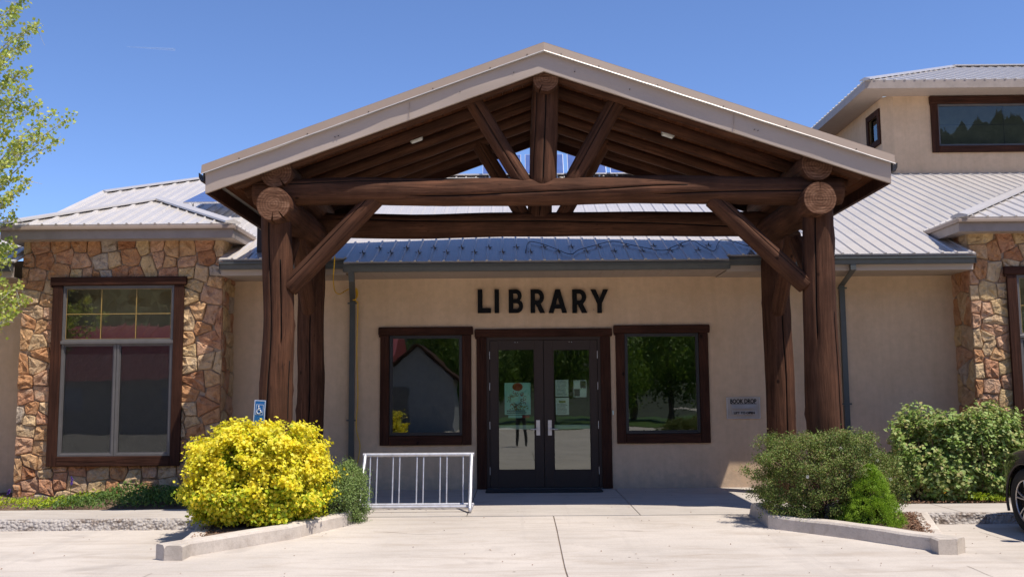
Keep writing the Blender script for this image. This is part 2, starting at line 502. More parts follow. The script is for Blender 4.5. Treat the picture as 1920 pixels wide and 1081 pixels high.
class MB:
    def __init__(s):
        s.v, s.f, s.m, s.smooth = [], [], [], []

    def add(s, vs, fs, mi=0, smooth=False):
        k = len(s.v)
        s.v += [tuple(p) for p in vs]
        for f in fs:
            s.f.append(tuple(i + k for i in f))
            s.m.append(mi)
            s.smooth.append(smooth)
        return s

    def box(s, x0, x1, y0, y1, z0, z1, mi=0, bev=0.0):
        if x0 > x1: x0, x1 = x1, x0
        if y0 > y1: y0, y1 = y1, y0
        if z0 > z1: z0, z1 = z1, z0
        if bev <= 0 or min(x1 - x0, y1 - y0, z1 - z0) < bev * 2.2:
            vs = [(x, y, z) for x in (x0, x1) for y in (y0, y1) for z in (z0, z1)]
            fs = [(0, 1, 3, 2), (4, 6, 7, 5), (0, 4, 5, 1), (2, 3, 7, 6), (0, 2, 6, 4), (1, 5, 7, 3)]
            return s.add(vs, fs, mi)
        bm = bmesh.new()
        bmesh.ops.create_cube(bm, size=1)
        for v in bm.verts:
            v.co = Vector(((x0 + x1) / 2 + v.co.x * (x1 - x0), (y0 + y1) / 2 + v.co.y * (y1 - y0), (z0 + z1) / 2 + v.co.z * (z1 - z0)))
        bmesh.ops.bevel(bm, geom=bm.edges[:], offset=bev, segments=1, affect='EDGES')
        bm.verts.index_update()
        s.add([v.co for v in bm.verts], [[v.index for v in f.verts] for f in bm.faces], mi)
        bm.free()
        return s

    def hexa(s, b, t, mi=0):
        """prism between two equal rings of points"""
        n = len(b)
        vs = list(b) + list(t)
        fs = [tuple(range(n - 1, -1, -1)), tuple(range(n, 2 * n))]
        fs += [(i, (i + 1) % n, n + (i + 1) % n, n + i) for i in range(n)]
        return s.add(vs, fs, mi)

    def tube(s, pts, r, n=8, mi=0, r1=None, cap=True):
        pts = [Vector(p) for p in pts]
        rings = []
        L = len(pts)
        up = None
        for i, p in enumerate(pts):
            t = (pts[min(i + 1, L - 1)] - pts[max(i - 1, 0)]).normalized()
            if up is None:
                up = Vector((0, 0, 1)) if abs(t.z) < 0.9 else Vector((0, 1, 0))
            a = t.cross(up)
            if a.length < 1e-6: a = t.orthogonal()
            a.normalize()
            b = t.cross(a).normalized()
            up = -b if b.dot(up) < 0 else b
            a = t.cross(up).normalized()
            b = up
            rr = r if r1 is None else r + (r1 - r) * i / max(1, L - 1)
            rings.append([p + (a * math.cos(2 * math.pi * k / n) + b * math.sin(2 * math.pi * k / n)) * rr for k in range(n)])
        vs = [q for ring in rings for q in ring]
        fs = []
        for i in range(L - 1):
            for k in range(n):
                fs.append((i * n + k, i * n + (k + 1) % n, (i + 1) * n + (k + 1) % n, (i + 1) * n + k))
        s.add(vs, fs, mi, True)
        if cap:
            s.add(rings[0], [tuple(range(n - 1, -1, -1))], mi)
            s.add(rings[-1], [tuple(range(n))], mi)
        return s

    def build(s, name, mats, parent=None, recalc=True):
        me = bpy.data.meshes.new(name)
        me.from_pydata(s.v, [], s.f)
        if not isinstance(mats, (list, tuple)): mats = [mats]
        for m in mats: me.materials.append(m)
        me.polygons.foreach_set('material_index', s.m)
        me.polygons.foreach_set('use_smooth', s.smooth)
        if recalc:
            bm = bmesh.new()
            bm.from_mesh(me)
            bmesh.ops.recalc_face_normals(bm, faces=bm.faces)
            bm.to_mesh(me)
            bm.free()
        me.update()
        o = bpy.data.objects.new(name, me)
        COL.objects.link(o)
        adopt(o, parent)
        return o


def fastmesh(name, verts, faces, mat, parent=None, smooth=False):
    me = bpy.data.meshes.new(name)
    nv, nf, k = len(verts), len(faces), faces.shape[1]
    me.vertices.add(nv)
    me.vertices.foreach_set('co', verts.astype(np.float32).ravel())
    me.loops.add(nf * k)
    me.polygons.add(nf)
    me.loops.foreach_set('vertex_index', faces.astype(np.int32).ravel())
    me.polygons.foreach_set('loop_start', np.arange(0, nf * k, k, dtype=np.int32))
    me.polygons.foreach_set('loop_total', np.full(nf, k, dtype=np.int32))
    me.update()
    me.validate()
    me.materials.append(mat)
    if smooth: me.polygons.foreach_set('use_smooth', np.ones(nf, bool))
    o = bpy.data.objects.new(name, me)
    COL.objects.link(o)
    adopt(o, parent)
    return o


def unit(a):
    return a / np.maximum(np.linalg.norm(a, axis=1, keepdims=True), 1e-9)


def leaf_arrays(p, nrm, size, wid=0.6, fold=0.18, spread=0.7):
    n = len(p)
    nn = unit(nrm + NP.normal(0, spread, (n, 3)))
    r = NP.normal(0, 1, (n, 3))
    t = unit(np.cross(nn, r))
    b = np.cross(nn, t)
    s = (size * NP.uniform(0.65, 1.3, n))[:, None]
    v0 = p - t * s * 0.5
    v1 = p + b * s * wid * 0.5 + nn * s * fold
    v2 = p + t * s * 0.5
    v3 = p - b * s * wid * 0.5 + nn * s * fold
    V = np.stack([v0, v1, v2, v3], 1).reshape(-1, 3)
    k = np.arange(n)[:, None] * 4
    Fc = np.concatenate([k + np.array([[0, 1, 2]]), k + np.array([[0, 2, 3]])], 1).reshape(-1, 3)
    return V, Fc


def leaves(name, p, nrm, size, mat, parent=None, **kw):
    V, Fc = leaf_arrays(p, nrm, size, **kw)
    return fastmesh(name, V, Fc, mat, parent)


# ------------------------------------------------------------------ log maker
def log(name, p0, p1, r0, r1=None, parent=None, seed=0, cracks=((1.2, 0.05, 0.95),), wob=0.012, segs=14, mats=None, endcracks=(), n=26, twist=0.0, rough=1.0):
    r1 = r0 if r1 is None else r1
    p0, p1 = Vector(p0), Vector(p1)
    L = (p1 - p0).length
    ang = sorted([2 * math.pi * k / n for k in range(n)])
    tags = [(a, None) for a in ang]
    for ci, (ca, s0, s1) in enumerate(cracks):
        ca %= 2 * math.pi
        tags = [t for t in tags if abs(t[0] - ca) > 0.11 or t[1] is not None]
        for d, k in ((-0.045, 'e'), (0, 'c'), (0.045, 'e')):
            tags.append((ca + d, (ci, k)))
    for ci, ca in enumerate(endcracks):
        ca %= 2 * math.pi
        tags = [t for t in tags if abs(t[0] - ca) > 0.12 or t[1] is not None]
        for d, k in ((-0.06, 'e'), (0, 'x'), (0.06, 'e')):
            tags.append((ca + d, (ci, k)))
    tags.sort(key=lambda t: t[0])
    m = len(tags)
    mb = MB()
    rings = []
    so_ = seed * 13.7
    kr = random.Random(seed * 3 + 1)
    knots = [(kr.uniform(0, 2 * math.pi), kr.uniform(0.05, 0.95) * L, kr.uniform(0.035, 0.07), kr.uniform(0.008, 0.02)) for _ in range(int(L * 3.5))]
    svals = [0.0, 0.006] + [i / segs for i in range(1, segs)] + [0.994, 1.0]
    for i, s_ in enumerate(svals):
        r = r0 + (r1 - r0) * s_
        if i == 0 or i == len(svals) - 1: r *= 0.965
        cx = wob * noise.noise(Vector((s_ * L * 0.6, so_, 0))) * 2
        cy = wob * noise.noise(Vector((s_ * L * 0.6, so_, 9))) * 2
        ring = []
        for a, t in tags:
            rr = r * (1 + 0.05 * rough * noise.noise(Vector((math.cos(a) * 1.1, math.sin(a) * 1.1, s_ * L * 1.1 + so_))))
            rr += 0.10 * rough * r * max(0, noise.noise(Vector((math.cos(a) * 2.2 + 5, math.sin(a) * 2.2, s_ * L * 2.0 + so_))) - 0.28)
            if t is None:
                for ka, ks, kw, kh in knots:
                    da = (a - ka + math.pi) % (2 * math.pi) - math.pi
                    q2 = ((da * r) ** 2 + (s_ * L - ks) ** 2) / (kw * kw)
                    if q2 < 4: rr += kh * math.exp(-q2 * 1.5)
            aa = a
            if t is not None and t[1] == 'c':
                c = cracks[t[0]]
                inside = c[1] < s_ < c[2]
                if inside: rr -= 0.045
            if t is not None and t[1] in 'ec' and t[1] != 'x' and t[0] < len(cracks):
                aa = a + 0.12 * noise.noise(Vector((s_ * L * 0.9, so_, 3 + t[0])))
            if t is not None and t[1] == 'x' and i <= 1:
                rr *= 0.42
            aa += twist * s_
            ring.append((cx + rr * math.cos(aa), cy + rr * math.sin(aa), s_ * L))
        rings.append(ring)
    vs = [q for r_ in rings for q in r_]
    mb.v = vs
    for i in range(len(rings) - 1):
        for k in range(m):
            k2 = (k + 1) % m
            mb.f.append((i * m + k, i * m + k2, (i + 1) * m + k2, (i + 1) * m + k))
            ta, tb = tags[k][1], tags[k2][1]
            crk = (ta and ta[1] == 'c') or (tb and tb[1] == 'c')
            s_ = svals[i]
            isin = False
            if crk:
                ci = (ta if ta and ta[1] == 'c' else tb)[0]
                isin = cracks[ci][1] < s_ < cracks[ci][2]
            mb.m.append(2 if (crk and isin) else 0)
            mb.smooth.append(not crk)
    for ri, rev in ((0, True), (len(rings) - 1, False)):
        c = len(mb.v)
        zz = rings[ri][0][2]
        mb.v.append((0, 0, zz))
        for k in range(m):
            k2 = (k + 1) % m
            a, b = ri * m + k, ri * m + k2
            mb.f.append((c, b, a) if rev else (c, a, b))
            mb.m.append(1)
            mb.smooth.append(False)
    o = mb.build(name, mats or [M['log'], M['log_end'], M['crack']], None, recalc=False)
    zd = (p1 - p0).normalized()
    ref = Vector((0, 1, 0)) if abs(zd.y) < 0.8 else Vector((0, 0, 1))
    yd = (ref - zd * ref.dot(zd)).normalized()
    xd = yd.cross(zd)
    # local -Y faces the street; on logs that run in depth local +Y is up
    o.matrix_basis = Matrix(((xd.x, yd.x, zd.x, p0.x), (xd.y, yd.y, zd.y, p0.y), (xd.z, yd.z, zd.z, p0.z), (0, 0, 0, 1)))
    if parent is not None:
        o.parent = parent
        wm = parent.matrix_basis.copy()
        o.matrix_parent_inverse = wm.inverted()
    return o


# ------------------------------------------------------------------ ground
Y_OF = lambda D: D - 16.1
D_KERB = 12.76
Z_LOW = -0.17
Z_WALK = -0.03


def smooth(a, b, x):
    t = min(1, max(0, (x - a) / (b - a)))
    return t * t * (3 - 2 * t)


def gz(x, y):
    D = y + 16.1
    if D > D_KERB + 0.02: return Z_LOW
    rise = smooth(9.6, D_KERB, D) * (Z_WALK - 0.006 - Z_LOW)
    xl = -2.1 - 1.55 * (12.8 - D) / 2.9
    xr = 2.9 + 1.75 * (12.8 - D) / 2.9
    mask = smooth(xl - 0.5, xl, x) * (1 - smooth(xr, xr + 0.5, x))
    return Z_LOW + rise * mask


def driveway():
    xs = sorted(set([-400, -120, -50, -25, -14] + [round(-10 + 0.25 * i, 3) for i in range(81)] + [14, 25, 50, 120, 400] + [0.438, 0.4430, 0.4490, 0.454]))
    xs = [x for x in xs if not (0.25 < x < 0.75 and x not in (0.438, 0.4430, 0.4490, 0.454, 0.25, 0.75))] + []
    ys = sorted([-400, -150, -60, -35, -24, -18] + [-15 + 0.25 * i for i in range(47)] + [Y_OF(D_KERB)])
    mb = MB()
    for y in ys:
        for x in xs:
            z = gz(x, y)
            if x in (0.4430, 0.4490) and y > -14: z -= 0.014
            xx = x + (0.009 * noise.noise(Vector((y * 1.2, 0, 0))) if 0.43 < x < 0.46 else 0)
            mb.v.append((xx, y, z))
    nx = len(xs)
    for j in range(len(ys) - 1):
        for i in range(nx - 1):
            a = j * nx + i
            mb.f.append((a, a + 1, a + nx + 1, a + nx))
            mb.m.append(1 if (abs(xs[i] - 0.4430) < 1e-6) and ys[j] > -14 else 0)
            mb.smooth.append(False)
    o = mb.build('driveway', [M['concrete'], M['jointdirt']], None, recalc=False)
    set_props(o, 'pale concrete driveway in front of the porch', kind='structure')
    # ground behind the kerb line, under walk and building
    g = MB()
    yk = Y_OF(D_KERB)
    g.add([(-400, yk, Z_LOW - 0.03), (400, yk, Z_LOW - 0.03), (400, 400, Z_LOW - 0.03), (-400, 400, Z_LOW - 0.03)], [(0, 1, 2, 3)])
    set_props(g.build('ground', M['soil']), kind='structure')


driveway()


def hairline(pix, wdt=0.005):
    mb = MB()
    P = [UZ(px, py, -0.1) for px, py in pix]
    out = []
    for a, b in zip(P[:-1], P[1:]):
        k = max(2, int((b - a).length / 0.08))
        out += [a.lerp(b, i / k) for i in range(k)]
    out.append(P[-1])
    for i, p in enumerate(out):
        t = (out[min(i + 1, len(out) - 1)] - out[max(0, i - 1)]).normalized()
        nx_, ny_ = -t.y, t.x
        j = 0.006 * noise.noise(Vector((p.x * 6, p.y * 6, 2)))
        w2 = wdt * (0.7 + 0.6 * noise.noise(Vector((p.x * 9, p.y * 9, 5))))
        for sg in (-1, 1):
            x, y = p.x + nx_ * (j + sg * w2), p.y + ny_ * (j + sg * w2)
            mb.v.append((x, y, gz(x, y) + 0.004))
    for i in range(len(out) - 1):
        mb.f.append((2 * i, 2 * i + 1, 2 * i + 3, 2 * i + 2)); mb.m.append(0); mb.smooth.append(False)
    set_props(mb.build('crack', M['jointdirt'], recalc=False), kind='structure')


for pix in ([(1042, 998), (1110, 997), (1205, 999)], [(286, 1060), (255, 1072), (225, 1081)], [(1812, 1046), (1850, 1062), (1900, 1081)],
            [(700, 1000), (780, 1004), (868, 1003)], [(1835, 985), (1900, 1003)]):
    hairline(pix, 0.0035)


def slab(x0, x1, y0, y1, ztop, name='walk_slab', mat=None, th=0.2, bev=0.008, kerbface=False):
    mb = MB()
    mb.box(x0, x1, y0, y1, ztop - th, ztop, 0, bev)
    return set_props(mb.build(name, mat or M['walk']), kind='structure')


ZP = 0.0
yk = Y_OF(D_KERB)
# porch slabs up to the wall, jointed
px_j = [-2.85, -0.645, 1.54, 3.72]
for a, b in zip(px_j[:-1], px_j[1:]):
    mb = MB()
    n = 6
    x0, x1 = a + 0.006, b - 0.006
    mb.hexa([(x0, yk + 0.012, -0.3), (x1, yk + 0.012, -0.3), (x1, 0.05, -0.3), (x0, 0.05, -0.3)],
            [(x0, yk + 0.012, Z_WALK), (x1, yk + 0.012, Z_WALK), (x1, 0.05, ZP - 0.004), (x0, 0.05, ZP - 0.004)])
    set_props(mb.build('porch_slab', M['walk']), kind='structure')


def rough_kerb(x0, x1, seed):
    """broken concrete face of the walk: a real uneven surface"""
    nx = int((x1 - x0) / 0.035)
    nz = 6
    mb = MB()
    y0 = yk
    for j in range(nz + 1):
        for i in range(nx + 1):
            x = x0 + (x1 - x0) * i / nx
            z = Z_LOW - 0.02 + (Z_WALK - Z_LOW + 0.018) * j / nz
            brk = noise.noise(Vector((x * 0.9 + seed, 3.1, 0))) + 0.5 * noise.noise(Vector((x * 3 + seed, z * 9, 1)))
            d = 0.03 * max(0, brk + 0.25) * (1.0 if j < nz else 0.5)
            d += 0.022 * noise.noise(Vector((x * 22, z * 22, seed)))* (1 if brk > -0.25 else 0.15)
            if j == nz: d = abs(d) + 0.0
            mb.v.append((x, y0 - 0.0 + (0.035 if j == nz else 0) + (d if d > -0.02 else -0.02) - (nz - j) * 0.006, z + (0.004 * noise.noise(Vector((x * 9, 0, 5))) if j == nz else 0)))
    w_ = nx + 1
    for j in range(nz):
        for i in range(nx):
            a = j * w_ + i
            mb.f.append((a, a + 1, a + w_ + 1, a + w_))
            mb.m.append(0); mb.smooth.append(False)
    return set_props(mb.build('kerb_face', M['aggregate'], recalc=False), kind='structure')


YB = Y_OF(13.8)
for segs_ in ([-14, -10.2, -7.6, -5.2, -2.85], [3.72, 5.6, 8.0, 10.6, 14]):
    for a, b in zip(segs_[:-1], segs_[1:]):
        slab(a + 0.005, b - 0.005, yk + 0.045, YB, Z_WALK)
rough_kerb(-14, -2.86, 1.0)
rough_kerb(3.73, 14, 5.0)
# planting beds against the building
for x0, x1 in ((-14, -2.86), (3.73, 14)):
    mb = MB()
    nx, ny = 90, 16
    for j in range(ny + 1):
        for i in range(nx + 1):
            x = x0 + (x1 - x0) * i / nx
            y = YB + (0.02 - YB) * j / ny
            z = Z_WALK - 0.03 + 0.05 * smooth(0, 0.3, j / ny) + 0.03 * noise.noise(Vector((x * 3, y * 3, 0)))
            mb.v.append((x, y, z))
    for j in range(ny):
        for i in range(nx):
            a = j * (nx + 1) + i
            mb.f.append((a, a + 1, a + nx + 2, a + nx + 1)); mb.m.append(0); mb.smooth.append(True)
    set_props(mb.build('planting_bed', M['soil'], recalc=False), kind='structure')

# islands: kerb outline from the photograph put on the ground
def island(name, outer_px, zs, seed, closed_back, labelbits):
    pts = [UZ(px, py, z) for (px, py), z in zip(outer_px, zs)]
    return pts


def kerb_run(pts, width, h, name='island_kerb', label=None, side=1):
    """mitred kerb along a polyline of ground points (its outer foot)"""
    mb = MB()
    P = [Vector((p[0], p[1])) for p in pts]
    dense, zb = [], []
    for i in range(len(P) - 1):
        k = max(2, int((P[i + 1] - P[i]).length / 0.12))
        for j in range(k + (1 if i == len(P) - 2 else 0)):
            t = j / k
            dense.append(P[i].lerp(P[i + 1], t))
            zb.append(max(Z_LOW, gz(dense[-1].x, dense[-1].y)))
    rings = []
    L = len(dense)
    for i, p in enumerate(dense):
        t1 = (dense[min(i + 1, L - 1)] - dense[max(0, i - 1)]).normalized()
        nrm = Vector((-t1.y, t1.x)) * side
        wb = 0.008 * noise.noise(Vector((p.x * 2.3, p.y * 2.3, 1)))
        zt = zb[i] + h + 0.008 * noise.noise(Vector((p.x * 3, p.y * 3, 7)))
        z0 = min(zb[i], Z_LOW) - 0.05
        prof = [(0.0, z0), (0.003, zt - 0.03), (0.018 + wb, zt - 0.006), (0.04 + wb, zt), (width - 0.02, zt), (width, zt - 0.015), (width, z0)]
        rings.append([(p.x + nrm.x * a, p.y + nrm.y * a, z) for a, z in prof])
    n = 7
    vs = [q for r_ in rings for q in r_]
    fs = []
    for i in range(L - 1):
        for k in range(n - 1):
            fs.append((i * n + k, i * n + k + 1, (i + 1) * n + k + 1, (i + 1) * n + k))
    fs.append(tuple(range(n)))
    fs.append(tuple((L - 1) * n + k for k in range(n - 1, -1, -1)))
    mb.add(vs, fs)
    return set_props(mb.build(name, M['kerb']), kind='structure')


KL = [UZ(681, 967, -0.06), UZ(650, 993, -0.10), UZ(552, 1019, -0.15), UZ(307, 1053, Z_LOW)]
KL2 = [UZ(296, 1055, Z_LOW), UZ(305, 1028, Z_LOW), UZ(376, 1003, Z_LOW), UZ(368, 988, Z_LOW)]
KR = [UZ(1404, 967, -0.06), UZ(1441, 998, -0.12), UZ(1618, 1019, -0.15), UZ(1796, 1042, Z_LOW)]
KR2 = [UZ(1806, 1043, Z_LOW), UZ(1760, 1008, Z_LOW), UZ(1690, 981, Z_LOW)]
kerb_run(KL, 0.19, 0.155, side=-1)
kerb_run([KL[-1], Vector((KL[-1].x + 0.02, KL[-1].y + 0.30, Z_LOW)), Vector((-3.9, yk - 0.03, Z_LOW))], 0.19, 0.15, side=-1)
kerb_run(KR, 0.19, 0.155, side=1)
kerb_run([KR[-1], Vector((KR[-1].x - 0.0, KR[-1].y + 0.22, Z_LOW)), Vector((5.15, yk - 0.03, Z_LOW))], 0.19, 0.15, side=1)


def bed(poly, z, name='island_bed'):
    mb = MB()
    c = sum((Vector((p[0], p[1], 0)) for p in poly), Vector()) / len(poly)
    vs = []
    rings = 8
    nn = len(poly)
    for r_ in range(1, rings + 1):
        for p in poly:
            q = c.lerp(Vector((p[0], p[1], 0)), r_ / rings)
            vs.append((q.x, q.y, z + 0.05 * (1 - (r_ / rings) ** 2) + 0.02 * noise.noise(q * 5)))
    vs.append((c.x, c.y, z + 0.05))
    fs = [(len(vs) - 1, i, (i + 1) % nn) for i in range(nn)]
    for r_ in range(rings - 1):
        for i in range(nn):
            fs.append((r_ * nn + i, (r_ + 1) * nn + i, (r_ + 1) * nn + (i + 1) % nn, r_ * nn + (i + 1) % nn))
    mb.add(vs, fs)
    return set_props(mb.build(name, M['soil'], recalc=False), kind='structure')


def densify(poly, step=0.2):
    out = []
    for i, p in enumerate(poly):
        q = poly[(i + 1) % len(poly)]
        k = max(1, int((Vector(q[:2]) - Vector(p[:2])).length / step))
        for j in range(k):
            out.append(Vector(p[:2]).lerp(Vector(q[:2]), j / k))
    return out


PL_ = [KL[0] + Vector((-0.1, 0.08, 0)), KL[1] + Vector((-0.1, 0.1, 0)), KL[2] + Vector((-0.02, 0.12, 0)), KL[3] + Vector((0.12, 0.12, 0)), Vector((KL[3].x + 0.1, KL[3].y + 0.3, 0)), Vector((-3.8, yk, 0))]
PR_ = [KR[0] + Vector((0.1, 0.08, 0)), KR[1] + Vector((0.1, 0.1, 0)), KR[2] + Vector((0.0, 0.12, 0)), KR[3] + Vector((-0.12, 0.1, 0)), Vector((KR[3].x - 0.1, KR[3].y + 0.2, 0)), Vector((5.05, yk, 0))]
bed(densify(PL_), -0.05)
bed(densify(PR_), -0.05)


def in_poly(x, y, poly):
    c = False
    n = len(poly)
    for i in range(n):
        a, b = poly[i], poly[(i + 1) % n]
        if (a[1] > y) != (b[1] > y) and x < (b[0] - a[0]) * (y - a[1]) / (b[1] - a[1]) + a[0]: c = not c
    return c


def chips(name, region, zf, count, label):
    P = []
    while len(P) < count:
        q = region()
        if q: P.append((q[0], q[1], zf(q[0], q[1]) + random.uniform(0.0, 0.015)))
    P = np.array(P)
    V, Fc = leaf_arrays(P, np.tile([0, 0, 1.0], (len(P), 1)), 0.035, wid=0.45, fold=0.1, spread=0.5)
    o = fastmesh(name, V, Fc, M['chip'])
    return set_props(o, label, 'mulch', kind='stuff')


def reg_poly(poly):
    xs = [p[0] for p in poly]; ys = [p[1] for p in poly]
    def f():
        x, y = random.uniform(min(xs), max(xs)), random.uniform(min(ys), max(ys))
        return (x, y) if in_poly(x, y, poly) else None
    return f


chips('bark_mulch', reg_poly([(p[0], p[1]) for p in PR_]), lambda x, y: -0.03, 5200, 'brown bark mulch filling the right kerbed island')
chips('bark_mulch', reg_poly([(p[0], p[1]) for p in PL_]), lambda x, y: -0.03, 2500, 'brown bark mulch under the yellow shrub')
chips('bark_mulch', lambda: (random.uniform(3.8, 9), random.uniform(YB + 0.02, -0.5)), lambda x, y: Z_WALK + 0.005, 7000, 'brown bark mulch in the bed along the right wall')

NP = np.random.default_rng(99)
lp = []
while len(lp) < 170:
    x, y = NP.uniform(-6.5, 6.5), NP.uniform(-8.5, -0.3)
    if y > yk and not (-2.8 < x < 3.7): continue
    z = gz(x, y) if y < yk else Z_WALK + (y - yk) / (0 - yk) * 0.026
    lp.append((x, y, z + 0.006))
lp = np.array(lp)
o = leaves('leaf_litter', lp, np.tile([0, 0, 1.0], (len(lp), 1)), 0.022, M['chip'], None, wid=0.6, spread=0.35)
set_props(o, 'scattered dry bits of leaf lying on the pale paving', 'litter', kind='stuff')

# ------------------------------------------------------------------ the library building
LIB = thing('library_building', 'tan stucco library with stone window bays and pale ribbed metal roof', 'building', (0, 0, 0))
D_W, D_BAY = 16.1, 15.5
Y_BAY = D_BAY - 16.1


def rect_px(x0, y0, x1, y1, D):
    """axis-aligned rectangle on a facade plane from pixel extents (mean of the corners)"""
    a, b, c, d = U(x0, y0, D), U(x1, y0, D), U(x0, y1, D), U(x1, y1, D)
    return ((a.x + c.x) / 2, (b.x + d.x) / 2, (c.z + d.z) / 2, (a.z + b.z) / 2)


def wall_with_holes(x0, x1, z0, z1, y0, y1, holes, mat, name='wall', parent=LIB):
    """upright wall block in the XZ plane, thickness y0..y1, rectangular openings"""
    xs = sorted(set([x0, x1] + [h[0] for h in holes] + [h[1] for h in holes]))
    zs = sorted(set([z0, z1] + [h[2] for h in holes] + [h[3] for h in holes]))
    mb = MB()
    solid = lambda i, j: 0 <= i < len(xs) - 1 and 0 <= j < len(zs) - 1 and not any(h[0] - 1e-6 <= (xs[i] + xs[i + 1]) / 2 <= h[1] and h[2] <= (zs[j] + zs[j + 1]) / 2 <= h[3] for h in holes)
    for i in range(len(xs) - 1):
        for j in range(len(zs) - 1):
            if not solid(i, j): continue
            a, b, c, d = xs[i], xs[i + 1], zs[j], zs[j + 1]
            mb.add([(a, y0, c), (b, y0, c), (b, y0, d), (a, y0, d)], [(0, 1, 2, 3)])
            mb.add([(a, y1, c), (b, y1, c), (b, y1, d), (a, y1, d)], [(3, 2, 1, 0)])
            if not solid(i - 1, j): mb.add([(a, y0, c), (a, y1, c), (a, y1, d), (a, y0, d)], [(3, 2, 1, 0)])
            if not solid(i + 1, j): mb.add([(b, y0, c), (b, y1, c), (b, y1, d), (b, y0, d)], [(0, 1, 2, 3)])
            if not solid(i, j - 1): mb.add([(a, y0, c), (b, y0, c), (b, y1, c), (a, y1, c)], [(3, 2, 1, 0)])
            if not solid(i, j + 1): mb.add([(a, y0, d), (b, y0, d), (b, y1, d), (a, y1, d)], [(0, 1, 2, 3)])
    return mb.build(name, mat, parent, recalc=False)


# openings of the entrance wall (outer trim edge to outer trim edge shrunk a little)
WL = rect_px(713, 613, 884, 834, D_W)
WR = rect_px(1155, 609, 1329, 830, D_W)
DR = rect_px(894, 616, 1146, 915, D_W)
DR = (DR[0], DR[1], 0.0, DR[3])
holes = [(r[0] + 0.1, r[1] - 0.1, r[2] + (0.1 if r is not DR else 0.0), r[3] - 0.1) for r in (WL, WR, DR)]
wall_with_holes(-12, 12, -0.3, 3.72, 0.0, 0.25, holes, M['stucco'])


def trim_window(rect, name, y=0.0, tw=0.145, sill=True, door=False, head_over=0.03, header_h=0.13):
    """brown timber surround: side boards, header with ears, sill board"""
    x0, x1, z0, z1 = rect
    w_ = MB()
    o = MB()
    o.box(x0 - head_over, x1 + head_over, y - 0.06, y - 0.001, z1 - header_h, z1, 0, 0.012)
    o.box(x0 - head_over + 0.01, x0 - head_over + 0.03, y - 0.058, y - 0.003, z1 - header_h - 0.03, z1 - header_h, 0)
    fr = o.build(name, M['trimwood_x'], LIB)
    a = MB().box(x0, x0 + tw, y - 0.045, y - 0.001, z0, z1 - header_h - 0.002, 0, 0.006).build('side_board', M['trimwood_z'], fr)
    b = MB().box(x1 - tw, x1, y - 0.045, y - 0.001, z0, z1 - header_h - 0.002, 0, 0.006).build('side_board', M['trimwood_z'], fr)
    if sill:
        MB().box(x0 + tw + 0.002, x1 - tw - 0.002, y - 0.05, y - 0.001, z0, z0 + 0.15, 0, 0.008).build('sill_board', M['trimwood_x'], fr)
    return fr


def frame_pane(fr, x0, x1, z0, z1, y, fw, fmat, depth=0.06, pane_y=None, gmat=None):
    mb = MB()
    mb.box(x0, x0 + fw, y, y + depth, z0, z1, 0, 0.004)
    mb.box(x1 - fw, x1, y, y + depth, z0, z1, 0, 0.004)
    mb.box(x0 + fw, x1 - fw, y, y + depth, z0, z0 + fw, 0, 0.004)
    mb.box(x0 + fw, x1 - fw, y, y + depth, z1 - fw, z1, 0, 0.004)
    # stepped inner bead
    b = fw * 0.45
    for (a0, a1, c0, c1) in ((x0 + fw, x0 + fw + b, z0 + fw, z1 - fw), (x1 - fw - b, x1 - fw, z0 + fw, z1 - fw),
                             (x0 + fw + b, x1 - fw - b, z0 + fw, z0 + fw + b), (x0 + fw + b, x1 - fw - b, z1 - fw - b, z1 - fw)):
        mb.box(a0, a1, y + 0.018, y + depth, c0, c1, 0, 0.0)
    f = mb.build('frame', fmat, fr)
    py = y + depth * 0.6 if pane_y is None else pane_y
    p = MB()
    k = fw + b - 0.004
    p.add([(x0 + k, py, z0 + k), (x1 - k, py, z0 + k), (x1 - k, py, z1 - k), (x0 + k, py, z1 - k)], [(0, 1, 2, 3)])
    p.build('pane', gmat or M['glass'], fr, recalc=False)
    return f


for r in (WL, WR):
    fr = trim_window(r, 'window')
    frame_pane(fr, r[0] + 0.147, r[1] - 0.147, r[2] + 0.152, r[3] - 0.132, -0.005, 0.035, M['framedark'])
